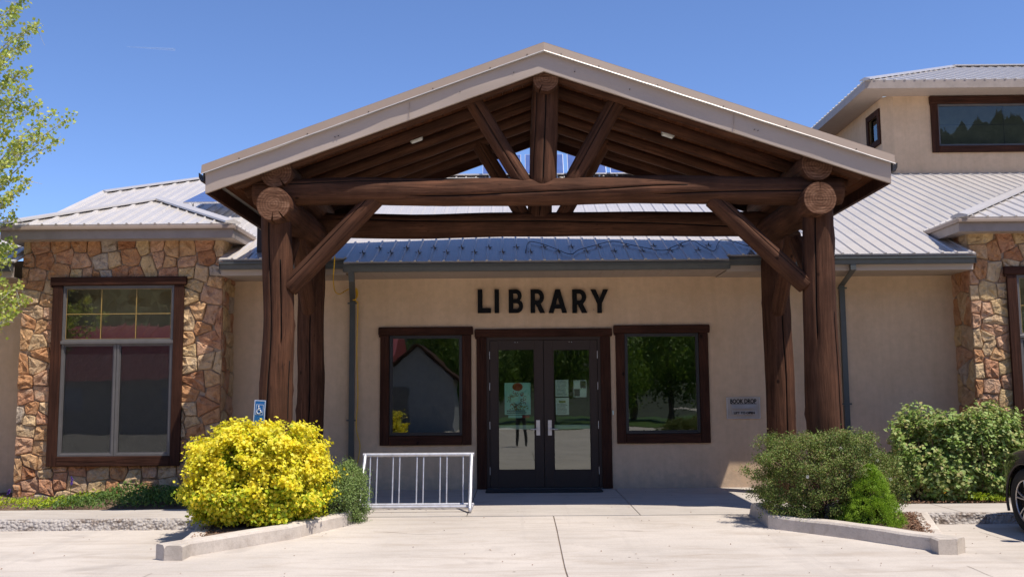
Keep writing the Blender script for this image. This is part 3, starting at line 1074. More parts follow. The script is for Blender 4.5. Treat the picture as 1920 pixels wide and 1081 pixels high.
# doors
dt = trim_window(DR, 'door_surround', sill=False, tw=0.16)
dx0, dx1, dz1 = DR[0] + 0.16, DR[1] - 0.16, DR[3] - 0.13
mb = MB()
mb.box(dx0, dx0 + 0.045, -0.02, 0.09, 0, dz1)
mb.box(dx1 - 0.045, dx1, -0.02, 0.09, 0, dz1)
mb.box(dx0 + 0.045, dx1 - 0.045, -0.02, 0.09, dz1 - 0.05, dz1)
mb.build('door_frame', M['door'], dt)
mb = MB().box(dx0, dx1, -0.12, 0.12, -0.01, 0.014, 0, 0.004)
mb.build('threshold', M['gutter'], dt)
xm = (dx0 + dx1) / 2
GL = rect_px(934, 654, 1003, 881, D_W)
GR = rect_px(1038, 654, 1107.5, 881, D_W)
for k, (a, b, g) in enumerate(((dx0 + 0.049, xm - 0.004, GL), (xm + 0.004, dx1 - 0.049, GR))):
    mb = MB()
    z0, z1 = 0.018, dz1 - 0.055
    mb.box(a, g[0], 0.0, 0.045, z0, z1, 0, 0.003)
    mb.box(g[1], b, 0.0, 0.045, z0, z1, 0, 0.003)
    mb.box(g[0], g[1], 0.0, 0.045, z0, g[2], 0, 0.0)
    mb.box(g[0], g[1], 0.0, 0.045, g[3], z1, 0, 0.0)
    door = mb.build('door', M['door'], LIB)
    p = MB().add([(g[0], 0.02, g[2]), (g[1], 0.02, g[2]), (g[1], 0.02, g[3]), (g[0], 0.02, g[3])], [(0, 1, 2, 3)])
    p.build('pane', M['glass'], door, recalc=False)
    bd = MB()
    for (x0, x1, c0, c1) in ((g[0], g[0] + 0.012, g[2], g[3]), (g[1] - 0.012, g[1], g[2], g[3]), (g[0] + 0.012, g[1] - 0.012, g[2], g[2] + 0.012), (g[0] + 0.012, g[1] - 0.012, g[3] - 0.012, g[3])):
        bd.box(x0, x1, -0.004, 0.018, c0, c1)
    bd.build('glazing_bead', M['door'], door)
    # escutcheon + lever
    s = -1 if k == 0 else 1
    hx = U(1009 if k == 0 else 1031, 800, D_W)
    mb = MB().box(hx.x - 0.03, hx.x + 0.03, -0.02, -0.0005, hx.z - 0.13, hx.z + 0.11, 0, 0.012)
    hd = mb.build('lock_plate', M['nickel'], door)
    lv = MB().tube([(hx.x, -0.02, hx.z - 0.03), (hx.x, -0.06, hx.z - 0.03)], 0.011, 10)
    lv.tube([(hx.x, -0.06, hx.z - 0.03), (hx.x + s * 0.06, -0.062, hx.z - 0.031), (hx.x + s * 0.125, -0.056, hx.z - 0.034)], 0.010, 10)
    lv.tube([(hx.x, -0.022, hx.z + 0.035), (hx.x, -0.035, hx.z + 0.035)], 0.017, 14)
    lv.build('handle', M['nickel'], door)
    # inner crash bar
    MB().box(g[0] - 0.02, g[1] + 0.02, 0.07, 0.12, 0.93, 1.0, 0, 0.006).build('push_bar', M['paperwhite'], door)
    hxs = (dx0 + 0.046) if k == 0 else (dx1 - 0.046)
    for hz in (0.28, 1.0, 1.62, 2.12):
        MB().tube([(hxs, -0.006, hz - 0.06), (hxs, -0.006, hz + 0.06)], 0.009, 8).build('hinge', M['nickel'], door)
    cx = (a + b) / 2
    for dxx in (-0.02, 0.02):
        MB().tube([(cx + dxx, -0.003, z1 - 0.03), (cx + dxx, 0.003, z1 - 0.03)], 0.006, 8).build('screw', M['nickel'], door)

# papers taped inside the glass
def paper(px0, py0, px1, py1, name, mat, label, draw=None, y=0.03):
    r = rect_px(px0, py0, px1, py1, D_W)
    e = thing(name, label, 'notice', ((r[0] + r[1]) / 2, y, r[2]))
    MB().box(r[0], r[1], y, y + 0.002, r[2], r[3]).build('sheet', mat, e)
    if draw: draw(r, e, y)
    return e


def lines(r, e, y, n=9, x0=0.12, x1=0.88, z0=0.1, z1=0.9, mat=None, h=0.35):
    mb = MB()
    W, H = r[1] - r[0], r[3] - r[2]
    for i in range(n):
        z = r[2] + H * (z0 + (z1 - z0) * i / (n - 1))
        xr = x1 - random.random() * 0.2 * (x1 - x0)
        mb.box(r[0] + W * x0, r[0] + W * xr, y - 0.002, y - 0.0005, z, z + H * (z1 - z0) / n * h)
    mb.build('print', mat or M['blackprint'], e)


def disc(cx, y, cz, rx, rz, n=20):
    return [(cx + rx * math.cos(2 * math.pi * k / n), y, cz + rz * math.sin(2 * math.pi * k / n)) for k in range(n)]


def fmap(r, fx, fz): return (r[0] + (r[1] - r[0]) * fx, r[2] + (r[3] - r[2]) * fz)


def draw_poster(r, e, y):
    W, H = r[1] - r[0], r[3] - r[2]
    cx, cz = fmap(r, 0.5, 0.87)
    mb = MB().hexa(disc(cx, y - 0.002, cz, W * 0.2, H * 0.125), disc(cx, y - 0.0005, cz, W * 0.2, H * 0.125))
    mb.build('print', M['red'], e)
    for mat, k0 in ((M['orange'], 0), (M['red'], 1), (M['olive'], 2), (M['blackprint'], 3)):
        mb = MB()
        for k in range(7):
            a = (k * 4 + k0) / 28 * 2 * math.pi
            qx, qz = fmap(r, 0.5 + 0.3 * math.cos(a) * random.uniform(0.5, 1.1), 0.47 + 0.26 * math.sin(a) * random.uniform(0.5, 1.1))
            pts = []
            turn = random.choice((-1, 1))
            for j in range(9):
                b = a + turn * j * 0.6
                rr = W * 0.075 * (1 - j / 11)
                pts.append((qx + rr * math.cos(b), y - 0.002, qz + rr * math.sin(b)))
            mb.tube(pts, 0.0035, 4)
        mb.build('print', mat, e)
    mb = MB()
    for k in range(24):
        qx, qz = fmap(r, random.uniform(0.12, 0.88), random.uniform(0.16, 0.27))
        mb.hexa(disc(qx, y - 0.002, qz, 0.013, 0.01, 8), disc(qx, y - 0.0005, qz, 0.013, 0.01, 8))
    mb.build('print', M['olive'], e)
    lines(r, e, y, 2, 0.08, 0.95, 0.05, 0.11, h=0.9)


paper(946, 717, 995, 777, 'poster', M['paper'], 'large teal poster with a red disc and curls on the left door', draw_poster)
paper(953, 778, 979, 783, 'notice', M['paper'], 'thin teal strip of paper under the large poster on the left door')
paper(979.6, 778, 993, 783, 'notice', M['red'], 'short red strip of paper under the large poster, right of the teal strip')
paper(1041.5, 711.5, 1066, 743, 'notice', M['paperwhite'], 'upper pale notice with a border on the right door', lambda r, e, y: (lines(r, e, y, 12, 0.1, 0.9, 0.06, 0.93, h=0.22)))


def draw_b(r, e, y):
    lines(r, e, y, 8, 0.1, 0.9, 0.1, 0.62, h=0.3)
    a, b = fmap(r, 0.25, 0.7), fmap(r, 0.75, 0.83)
    MB().box(a[0], b[0], y - 0.002, y - 0.0005, a[1], b[1]).build('print', M['olive'], e)


paper(1042, 745, 1067, 777, 'notice', M['paperwhite'], 'lower pale notice with an olive heading on the right door', draw_b)


def draw_c(r, e, y):
    for (a, b, c, d) in ((0.52, 0.95, 0.52, 0.95), (0.05, 0.48, 0.05, 0.48)):
        p, q = fmap(r, a, c), fmap(r, b, d)
        MB().box(p[0], q[0], y - 0.002, y - 0.0005, p[1], q[1]).build('print', M['blackprint'], e)


paper(1075.5, 712, 1100, 744, 'notice', M['paperwhite'], 'chequered pale and dark notice at the top right of the right door', draw_c)

# dark room behind the glass
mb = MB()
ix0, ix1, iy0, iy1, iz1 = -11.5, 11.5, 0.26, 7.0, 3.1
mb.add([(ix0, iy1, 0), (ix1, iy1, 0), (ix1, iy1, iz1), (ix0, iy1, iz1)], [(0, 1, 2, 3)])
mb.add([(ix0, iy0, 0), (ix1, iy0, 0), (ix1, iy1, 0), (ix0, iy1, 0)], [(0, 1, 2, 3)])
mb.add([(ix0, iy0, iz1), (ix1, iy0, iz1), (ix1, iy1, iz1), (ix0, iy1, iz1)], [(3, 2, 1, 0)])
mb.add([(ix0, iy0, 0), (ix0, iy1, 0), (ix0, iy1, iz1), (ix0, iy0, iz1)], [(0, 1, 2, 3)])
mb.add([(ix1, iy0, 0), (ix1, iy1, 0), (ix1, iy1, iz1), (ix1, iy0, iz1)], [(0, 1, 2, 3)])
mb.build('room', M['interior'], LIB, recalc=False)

# ---- stone bays
def clip_half(poly, nx, ny, d):
    out = []
    n = len(poly)
    for i in range(n):
        a, b = poly[i], poly[(i + 1) % n]
        da, db = a[0] * nx + a[1] * ny - d, b[0] * nx + b[1] * ny - d
        if da <= 0: out.append(a)
        if (da < 0 < db) or (db < 0 < da):
            t = da / (da - db)
            out.append((a[0] + (b[0] - a[0]) * t, a[1] + (b[1] - a[1]) * t))
    return out


def voronoi_cells(W, H, sx, sz, hole, rng):
    seeds = []
    rows = max(1, int(round(H / sz)))
    for j in range(rows):
        cols = max(1, int(round(W / (sx * rng.uniform(0.8, 1.25)))))
        off = rng.random()
        for i in range(-1, cols + 1):
            u = (i + off + rng.uniform(-0.42, 0.42)) * W / cols
            v = (j + 0.5 + rng.uniform(-0.42, 0.42)) * H / rows
            if not (-0.02 < u < W + 0.02): continue
            if hole and hole[0] < u < hole[1] and hole[2] < v < hole[3]: continue
            if any((u - a) ** 2 + (v - b) ** 2 < (0.38 * min(sx, sz)) ** 2 for a, b in seeds): continue
            seeds.append((u, v))
    cells = []
    for i, (u, v) in enumerate(seeds):
        poly = [(0, 0), (W, 0), (W, H), (0, H)]
        for j, (a, b) in enumerate(seeds):
            if i == j or abs(a - u) > 1.2 or abs(b - v) > 1.2: continue
            dx, dy = a - u, b - v
            # squarish metric: snap bisector directions towards the axes a little
            ex, ey = (dx * 1.35, dy * 0.75) if abs(dx) > abs(dy) else (dx * 0.75, dy * 1.35)
            mx, my = (u + a) / 2, (v + b) / 2
            poly = clip_half(poly, ex, ey, ex * mx + ey * my)
            if len(poly) < 3: break
        if len(poly) < 3: continue
        if hole:
            opts = [(hole[0] - u, (1, 0, hole[0])), (u - hole[1], (-1, 0, -hole[1])), (hole[2] - v, (0, 1, hole[2])), (v - hole[3], (0, -1, -hole[3]))]
            best = max(opts)
            poly = clip_half(poly, *best[1])
        if len(poly) < 3: continue
        A = 0.5 * abs(sum(poly[k][0] * poly[(k + 1) % len(poly)][1] - poly[(k + 1) % len(poly)][0] * poly[k][1] for k in range(len(poly))))
        if A < 0.0035: continue
        cells.append(poly)
    return cells


def stone_obj(poly, mapf, parent, rng, gap=0.003, proud=0.042):
    cx = sum(p[0] for p in poly) / len(poly)
    cy = sum(p[1] for p in poly) / len(poly)
    # resample outline
    pts = []
    n = len(poly)
    for i in range(n):
        a, b = poly[i], poly[(i + 1) % n]
        L = math.hypot(b[0] - a[0], b[1] - a[1])
        k = max(1, int(L / 0.075))
        for j in range(k):
            t = j / k
            pts.append((a[0] + (b[0] - a[0]) * t, a[1] + (b[1] - a[1]) * t, j == 0))
    sd = rng.random() * 50
    ring = []
    for (x, y, corner) in pts:
        dx, dy = x - cx, y - cy
        d = math.hypot(dx, dy) or 1
        g = gap + (0.008 if corner else 0) + 0.007 * noise.noise(Vector((x * 12, y * 12, sd)))
        k = max(0.3, (d - g) / d)
        ring.append((cx + dx * k, cy + dy * k))
    m = len(ring)
    pr = proud * rng.uniform(0.7, 1.4)
    def lay(k, dep, jit):
        out = []
        for (x, y) in ring:
            q = noise.noise(Vector((x * 9, y * 9, sd + 3))) * jit
            out.append(mapf(cx + (x - cx) * k, cy + (y - cy) * k, dep + q))
        return out
    V = lay(1, -0.01, 0) + lay(0.985, pr * 0.75, 0.016) + lay(0.86, pr, 0.03) + lay(0.45, pr, 0.045)
    V.append(mapf(cx, cy, pr * 1.1 + rng.uniform(-0.015, 0.015)))
    Fs = []
    for l in range(3):
        for k in range(m):
            k2 = (k + 1) % m
            Fs.append((l * m + k, l * m + k2, (l + 1) * m + k2, (l + 1) * m + k))
    for k in range(m):
        Fs.append((3 * m + k, 3 * m + (k + 1) % m, 4 * m))
    mb = MB().add(V, Fs, 0, False)
    return mb.build('stone', M['stone'], parent)


def stone_bay(x0, x1, z1, hole, seed):
    rng = random.Random(seed)
    z0 = -0.2
    hl = [hole] if hole else []
    H_ = [(h[0], h[1], h[2], h[3]) for h in hl]
    mort = wall_with_holes(x0 + 0.02, x1 - 0.02, z0, z1, Y_BAY + 0.03, Y_BAY + 0.25, H_, M['mortar'], 'stone_bay')
    # side returns of the mortar body
    for sx, side in ((x0 + 0.02, -1), (x1 - 0.02, 1)):
        mb = MB()
        a, b = (sx, sx + 0.2) if side < 0 else (sx - 0.2, sx)
        mb.box(a, b, Y_BAY + 0.25, -0.002, z0, z1)
        mb.build('return_wall', M['mortar'], mort)
    W, H = x1 - x0, z1 - z0
    hh = None
    if hole: hh = (hole[0] - x0, hole[1] - x0, hole[2] - z0, hole[3] - z0)
    for c in voronoi_cells(W, H, 0.245, 0.21, hh, rng):
        stone_obj(c, lambda u, v, d: (x0 + u, Y_BAY + 0.03 - d, z0 + v), mort, rng)
    for side in (-1, 1):
        if side == -1 and x0 < -7: continue
        if side == 1 and x1 > 9: continue
        Wd = 0.6
        for c in voronoi_cells(Wd, H, 0.28, 0.29, None, rng):
            if side > 0:
                stone_obj(c, lambda u, v, d: (x1 - 0.02 + d * 0.8, Y_BAY + 0.03 + u, z0 + v), mort, rng, proud=0.035)
            else:
                stone_obj(c, lambda u, v, d: (x0 + 0.02 - d * 0.8, Y_BAY + 0.03 + u, z0 + v), mort, rng, proud=0.035)
    return mort


bl = [U(38, 600, D_BAY).x, U(417, 600, D_BAY).x]
BX0, BX1 = bl[0] - 0.0, bl[1]
BZ1 = U(220, 449, D_BAY).z
T1 = rect_px(97, 520, 344, 873, D_BAY)      # outer edge of the left bay's window surround
hole1 = (T1[0] + 0.06, T1[1] - 0.06, T1[2] + 0.06, T1[3] - 0.05)
stone_bay(BX0, BX1, BZ1, hole1, 5)
RX0 = U(1822, 600, D_BAY).x
T2x0 = U(1888, 600, D_BAY).x
T2 = (T2x0, T2x0 + (T1[1] - T1[0]), U(1890, 880, D_BAY).z, U(1900, 500, D_BAY).z)
hole2 = (T2[0] + 0.06, T2[1] - 0.06, T2[2] + 0.06, T2[3] - 0.05)
stone_bay(RX0, T2[1] + 0.15, BZ1, hole2, 9)


def bay_window(T):
    y = Y_BAY - 0.035
    fr = trim_window(T, 'window', y=y, tw=0.155, header_h=0.13, head_over=0.04)
    x0, x1, z0, z1 = T[0] + 0.157, T[1] - 0.157, T[2] + 0.152, T[3] - 0.132
    zt = z0 + (z1 - z0) * 0.665
    frame_pane(fr, x0, x1, zt, z1, y - 0.02, 0.035, M['frame'])
    xm_ = x0 + (x1 - x0) * 0.497
    frame_pane(fr, x0, xm_ - 0.003, z0, zt - 0.004, y - 0.02, 0.04, M['frame'], gmat=M['glass_dull'])
    frame_pane(fr, xm_ + 0.003, x1, z0, zt - 0.004, y - 0.02, 0.04, M['frame'], gmat=M['glass_dull'])
    MB().box(x0 - 0.01, x1 + 0.01, y - 0.045, y - 0.021, zt - 0.03, zt + 0.02, 0, 0.006).build('transom_bar', M['frame'], fr)
    # gilt muntins
    a0, a1, c0, c1 = x0 + 0.05, x1 - 0.05, zt + 0.05, z1 - 0.05
    for k in (0, 1, 2, 3):
        X = a0 + (a1 - a0) * k / 3
        MB().box(X - 0.006, X + 0.006, y + 0.0, y + 0.006, c0, c1).build('muntin', M['brass'], fr)
    for f in (0.0, 0.5, 1.0):
        Z = c0 + (c1 - c0) * f
        MB().box(a0, a1, y + 0.007, y + 0.012, Z - 0.006, Z + 0.006).build('muntin', M['brass'], fr)
    for a_, b_ in ((x0 + 0.055, xm_ - 0.058), (xm_ + 0.058, x1 - 0.055)):
        MB().add([(a_, y + 0.004, z0 + 0.055), (b_, y + 0.004, z0 + 0.055), (b_, y + 0.004, zt - 0.06), (a_, y + 0.004, zt - 0.06)], [(0, 1, 2, 3)]).build('fly_screen', M['flyscreen'], fr, recalc=False)
    # dark blind behind the lower sashes
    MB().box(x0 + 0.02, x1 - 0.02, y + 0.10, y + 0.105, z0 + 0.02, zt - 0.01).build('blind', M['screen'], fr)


bay_window(T1)
bay_window(T2)

# ---- roofs made of ribbed sheets
RIB = 0.219


def roof_plane(name, O, u, v, poly, label=None, mat=None, rib=True, u0=0.0):
    """O origin, u along eave, v up the slope; poly in (u,v). One sheet object per rib interval."""
    O, u, v = Vector(O), Vector(u).normalized(), Vector(v).normalized()
    nrm = u.cross(v).normalized()
    if nrm.z < 0: nrm = -nrm
    P = lambda a, b, h=0.0: O + u * a + v * b + nrm * h
    base = MB()
    low = [P(a, b, -0.03) for a, b in poly]
    base.hexa([p for p in low], [P(a, b, -0.012) for a, b in poly])
    root = base.build(name, mat or M['roofmetal'], LIB)
    us = [p[0] for p in poly]
    k0, k1 = int(math.floor((min(us) - u0) / RIB)), int(math.ceil((max(us) - u0) / RIB))
    for k in range(k0, k1):
        a, b = u0 + k * RIB, u0 + (k + 1) * RIB
        c = clip_half(clip_half([tuple(p) for p in poly], -1, 0, -a), 1, 0, b)
        if len(c) < 3: continue
        if sum(c[i][0] * c[(i + 1) % len(c)][1] - c[(i + 1) % len(c)][0] * c[i][1] for i in range(len(c))) ** 2 < 1e-7: continue
        mb = MB()
        mb.hexa([P(x, y, -0.011) for x, y in c], [P(x, y, 0.0) for x, y in c])
        # the rib at the low-u edge
        vs_ = [y for x, y in c if abs(x - a) < 1e-5]
        if rib and len(vs_) >= 2:
            y0, y1 = min(vs_), max(vs_)
            prof = [(-0.024, 0.001), (-0.011, 0.022), (0.011, 0.022), (0.024, 0.001)]
            mb.hexa([P(a + q, y0 - 0.012, h) for q, h in prof], [P(a + q, y1, h) for q, h in prof])
        # two low stiffening beads
        lo = min(y for x, y in c); hi = max(y for x, y in c)
        if rib and (b - a) > 0.2:
            for q in (0.075, 0.145):
                seg = clip_half(clip_half([tuple(p) for p in poly], -1, 0, -(a + q - 0.001)), 1, 0, a + q + 0.001)
                if len(seg) >= 3:
                    y0, y1 = min(s[1] for s in seg), max(s[1] for s in seg)
                    prof = [(-0.008, 0.0005), (0, 0.003), (0.008, 0.0005)]
                    mb.hexa([P(a + q + w_, y0, h) for w_, h in prof], [P(a + q + w_, y1, h) for w_, h in prof])
        mb.build('roof_sheet', mat or M['roofmetal'], root)
    return root, P


PIT = 0.41
D_E = 15.0
E_D, E_Z = 15.22, 3.60
zmain = lambda D: E_Z + PIT * (D - E_D)
cs = math.sqrt(1 + PIT * PIT)
MO = Vector((0, Y_OF(E_D), E_Z))
MV = Vector((0, 1, PIT))
dv = lambda D: (D - E_D) * cs
mainpoly = [(-12, 0), (-2.62, 0), (-2.62, dv(D_E)), (3.24, dv(D_E)), (3.24, 0), (12.5, 0), (12.5, dv(22)), (-6.99, dv(22)), (-8.65, dv(20.5)), (-8.62, dv(17.3)), (-9.2, dv(16.5)), (-12, dv(16.5))]
# split into convex-ish pieces so the sheets clip cleanly
roofM, PM = roof_plane('roof', MO, (1, 0, 0), MV, [(-12, 0), (BX0, 0), (BX0, dv(15.9)), (BX1, dv(15.9)), (BX1, 0), (-2.62, 0), (-2.62, dv(22)), (-6.99, dv(22)), (-8.65, dv(20.5)), (-8.62, dv(17.3)), (-9.2, dv(16.5)), (-12, dv(16.5))])
roofE, _ = roof_plane('roof', MO, (1, 0, 0), MV, [(-2.62, dv(D_E)), (3.24, dv(D_E)), (3.24, dv(22)), (-2.62, dv(22))])
roofR, _ = roof_plane('roof', MO, (1, 0, 0), MV, [(3.24, 0), (RX0, 0), (RX0, dv(15.9)), (12.5, dv(15.9)), (12.5, dv(21.8)), (7.3, dv(21.8)), (7.3, dv(22)), (3.24, dv(22))])


def cap_strip(p, q, wdt=0.16, name='ridge_cap', parent=None, lift=0.03, bendz=0.03, mat=None):
    p, q = Vector(p), Vector(q)
    d = (q - p).normalized()
    s = d.cross(Vector((0, 0, 1))).normalized() * wdt
    up = Vector((0, 0, lift))
    prof = lambda c: [c + s + up - Vector((0, 0, bendz + 0.03)), c + s + up - Vector((0, 0, bendz)), c + up + Vector((0, 0, 0.01)), c - s + up - Vector((0, 0, bendz)), c - s + up - Vector((0, 0, bendz + 0.03))]
    mb = MB().hexa(prof(p), prof(q))
    return mb.build(name, mat or M['roofmetal'], parent)


rp = [PM(-6.99, dv(22), 0.0), PM(12.5, dv(22), 0)]
cap_strip(PM(-8.65, dv(20.5)), PM(-6.99, dv(22)), parent=roofM, lift=0.05)
cap_strip(PM(-6.99, dv(22)), PM(7.2, dv(22)), parent=roofM, lift=0.05)
cap_strip(PM(-8.62, dv(17.3)), PM(-8.65, dv(20.5)), parent=roofM, lift=0.04, wdt=0.08)


def bay_roof(x0, x1, hw, right=True):
    """hipped little roof over a bay; x0..x1 eave extents"""
    D0 = 15.2
    zt = E2Z
    root, P = None, None
    y0 = Y_OF(D0)
    apexL = (x0 + hw, y0 + hw, zt + hw * PIT)
    apexR = (x1 - hw, y0 + hw, zt + hw * PIT)
    W = x1 - x0
    poly = [(0, 0), (W, 0), (W - hw, hw * cs), (hw, hw * cs)] if W - 2 * hw > 0.02 else [(0, 0), (W, 0), (W / 2, hw * cs)]
    r1, _ = roof_plane('bay_roof', (x0, y0, zt), (1, 0, 0), (0, 1, PIT), poly)
    L = 3.2
    # side slopes run back into the main roof
    for xs_, sgn in ((x0, 1), (x1, -1)):
        v = Vector((sgn, 0, PIT))
        poly = [(0, 0), (L, 0), (L, hw * cs), (hw, hw * cs)]
        roof_plane('bay_roof', (xs_, y0, zt), (0, 1, 0), v, poly)
    cap_strip((x0, y0, zt), apexL, parent=r1, wdt=0.13, lift=0.055)
    cap_strip((x1, y0, zt), apexR, parent=r1, wdt=0.13, lift=0.055)
    mx = (apexL, (apexL[0], y0 + L, apexL[2]))
    cap_strip(mx[0], mx[1], parent=r1, wdt=0.12, lift=0.05)
    # fascia and soffit
    fh = 0.225
    mb = MB()
    mb.box(x0, x1, y0 + 0.02, y0 + 0.045, zt - fh, zt - 0.035)
    for xs_, sgn in ((x0, 1), (x1, -1)):
        mb.box(xs_, xs_ + sgn * 0.025, y0 + 0.0455, y0 + 1.6, zt - fh, zt - 0.035)
    f = mb.build('fascia', M['fascia_shaded'], LIB)
    up = MB()
    up.box(x0 - 0.03, x1 + 0.03, y0 - 0.035, y0 + 0.018, zt - 0.085, zt - 0.034, 0, 0.006)
    for xs_, sgn in ((x0, 1), (x1, -1)):
        up.box(xs_ - sgn * 0.03, xs_ - sgn * 0.002, y0 + 0.0185, y0 + 1.6, zt - 0.085, zt - 0.034)
    up.build('eave_trim', M['trim_up'], f)
    so_ = MB().box(x0 + 0.026, x1 - 0.026, y0 + 0.046, y0 + 1.5, zt - fh + 0.002, zt - fh + 0.012)
    so_.build('soffit', M['soffit'], f)


E2Z = U(220, 420, 15.2).z
bay_roof(U(2, 430, 15.2).x - 0.02, U(437, 420, 15.2).x, 1.76)
bay_roof(U(1798, 405, 15.2).x, U(1798, 405, 15.2).x + 4.6, 2.3)


def gutter_run(x0, x1, yfront, ztop, name='gutter', mat=None, dep=0.12, hgt=0.11):
    mb = MB()
    prof = [(0, 0), (0.0, -0.03), (0.02, -0.05), (0.028, -hgt), (dep, -hgt), (dep, 0.0), (dep - 0.008, 0.0), (dep - 0.008, -hgt + 0.01), (0.035, -hgt + 0.01), (0.027, -0.045), (0.008, -0.028), (0.008, 0.0)]
    mb.hexa([(x0, yfront + a, ztop + b) for a, b in prof], [(x1, yfront + a, ztop + b) for a, b in prof])
    mb.box(x0 - 0.003, x0, yfront, yfront + dep, ztop - hgt, ztop)
    mb.box(x1, x1 + 0.003, yfront, yfront + dep, ztop - hgt, ztop)
    return mb.build(name, mat or M['gutter'], LIB)


gy = Y_OF(E_D) - 0.06
gz_ = E_Z - 0.05
for x0, x1 in ((-12, BX0 - 0.03), (BX1 + 0.03, -2.63), (3.25, RX0 - 0.03)):
    gutter_run(x0, x1, gy, gz_)
    MB().box(x0, x1, gy + 0.122, gy + 0.145, gz_ - 0.2, gz_ - 0.01).build('fascia', M['fascia'], LIB)
    # boards of the soffit
    s = MB()
    k = x0
    while k < x1 - 0.01:
        s.box(k, min(k + 0.195, x1), gy + 0.146, -0.001, gz_ - 0.197, gz_ - 0.185)
        s.box(min(k + 0.195, x1), min(k + 0.2, x1), gy + 0.146, -0.001, gz_ - 0.192, gz_ - 0.185)
        k += 0.2
    s.build('soffit', M['soffit'], LIB)
# the deeper eave over the entrance
ez = zmain(D_E)
eg = Y_OF(D_E) - 0.06
gutter_run(-2.62, 3.24, eg, ez - 0.045)
EZS = U(1000, 521, D_W).z
MB().box(-2.62, 3.24, eg + 0.122, eg + 0.145, EZS + 0.0, ez - 0.02).build('fascia', M['fascia'], LIB)
s = MB()
k = -2.62
while k < 3.23:
    s.box(k, min(k + 0.175, 3.24), eg + 0.146, -0.002, EZS + 0.003, EZS + 0.014)
    s.box(min(k + 0.175, 3.24), min(k + 0.18, 3.24), eg + 0.146, -0.002, EZS + 0.008, EZS + 0.014)
    k += 0.18
s.build('soffit', M['soffit'], LIB)
for sx in (-2.62, 3.215):
    MB().hexa([(sx, eg + 0.146, EZS), (sx, -0.003, EZS), (sx, -0.003, zmain(16.1) - 0.05), (sx, eg + 0.146, ez - 0.02)],
              [(sx + 0.025, eg + 0.146, EZS), (sx + 0.025, -0.003, EZS), (sx + 0.025, -0.003, zmain(16.1) - 0.05), (sx + 0.025, eg + 0.146, ez - 0.02)]).build('eave_end', M['fascia'], LIB)


# snow guards in two staggered rows on the entrance roof
guard = None
gi = 0
for k in range(26):
    X = -2.45 + k * RIB
    if X > 3.2: break
    for row in ((0,) if k % 1 else (0,)):
        v = dv(15.74) if k % 2 else dv(15.46)
        c = PM(X + 0.05, v, 0.001)
        if guard is None:
            mb = MB()
            nrm = Vector((0, -PIT, 1)).normalized()
            t = Vector((0, 1, PIT)).normalized()
            mb.hexa([c + Vector((-0.03, 0, 0)) - t * 0.05, c + Vector((0.03, 0, 0)) - t * 0.05, c + Vector((0.03, 0, 0)) + t * 0.05, c + Vector((-0.03, 0, 0)) + t * 0.05],
                    [c + Vector((-0.03, 0, 0)) - t * 0.05 + nrm * 0.004, c + Vector((0.03, 0, 0)) - t * 0.05 + nrm * 0.004, c + Vector((0.03, 0, 0)) + t * 0.05 + nrm * 0.004, c + Vector((-0.03, 0, 0)) + t * 0.05 + nrm * 0.004])
            a = [c + Vector((-0.065, 0, 0)) + nrm * 0.02, c + Vector((-0.03, 0, 0)) + nrm * 0.006, c + Vector((0.03, 0, 0)) + nrm * 0.006, c + Vector((0.065, 0, 0)) + nrm * 0.02, c + Vector((0.012, 0, 0)) + nrm * 0.02, c + nrm * 0.07, c + Vector((-0.012, 0, 0)) + nrm * 0.02]
            mb.hexa(a, [p + t * 0.006 for p in a])
            guard = mb.build('snow_guard', M['guard'], roofE)
            c0 = c
        else:
            o = guard.copy()
            COL.objects.link(o)
            o.location = c - c0

# heating cable zigzag on the entrance roof
pts = []
for (px, py) in ((985, 478), (990, 459), (1002, 457), (1032, 466), (1068, 480), (1085, 472), (1110, 465), (1148, 456), (1185, 463), (1240, 473), (1262, 466), (1290, 455), (1303, 456), (1315, 464), (1338, 474), (1345, 462), (1352, 453), (1372, 455), (1395, 463), (1412, 466)):
    # intersect the ray with the roof plane
    d = CAMROT @ Vector(((px - 960) / F_PX, -(py - 540.5) / F_PX, -1))
    t = (E_Z + PIT * (CAM.y - Y_OF(E_D)) - CAM.z) / (d.z - PIT * d.y)
    q = CAM + d * t
    pts.append(q + Vector((0, -0.012, 0.03)))


def smooth_path(P, k=4):
    out = []
    P = [Vector(p) for p in P]
    for i in range(len(P) - 1):
        p0, p1, p2, p3 = P[max(i - 1, 0)], P[i], P[i + 1], P[min(i + 2, len(P) - 1)]
        for j in range(k):
            t = j / k
            out.append(0.5 * ((2 * p1) + (p2 - p0) * t + (2 * p0 - 5 * p1 + 4 * p2 - p3) * t * t + (3 * p1 - p0 - 3 * p2 + p3) * t ** 3))
    out.append(P[-1])
    return out


hc = MB().tube(smooth_path(pts, 5), 0.0055, 6).build('heating_cable', M['blackcord'])
set_props(hc, 'black heating cable looping along the roof edge above the entrance', 'cable')


# downspouts
def downspout(pts, w_=0.085, d_=0.06, straps=()):
    mb = MB()
    P = [Vector(p) for p in pts]
    rings = [[(p.x - w_ / 2, p.y - d_ / 2, p.z), (p.x + w_ / 2, p.y - d_ / 2, p.z), (p.x + w_ / 2, p.y + d_ / 2, p.z), (p.x - w_ / 2, p.y + d_ / 2, p.z)] for p in P]
    for a, b in zip(rings[:-1], rings[1:]): mb.hexa(a, b)
    # seam ribs along the front
    o = mb.build('downspout', M['gutter'], LIB)
    for z, x, y in straps:
        MB().box(x - w_ / 2 - 0.035, x + w_ / 2 + 0.035, y - d_ / 2 - 0.003, y - d_ / 2 - 0.0005, z - 0.012, z + 0.012).build('strap', M['gutter'], o)
    return o


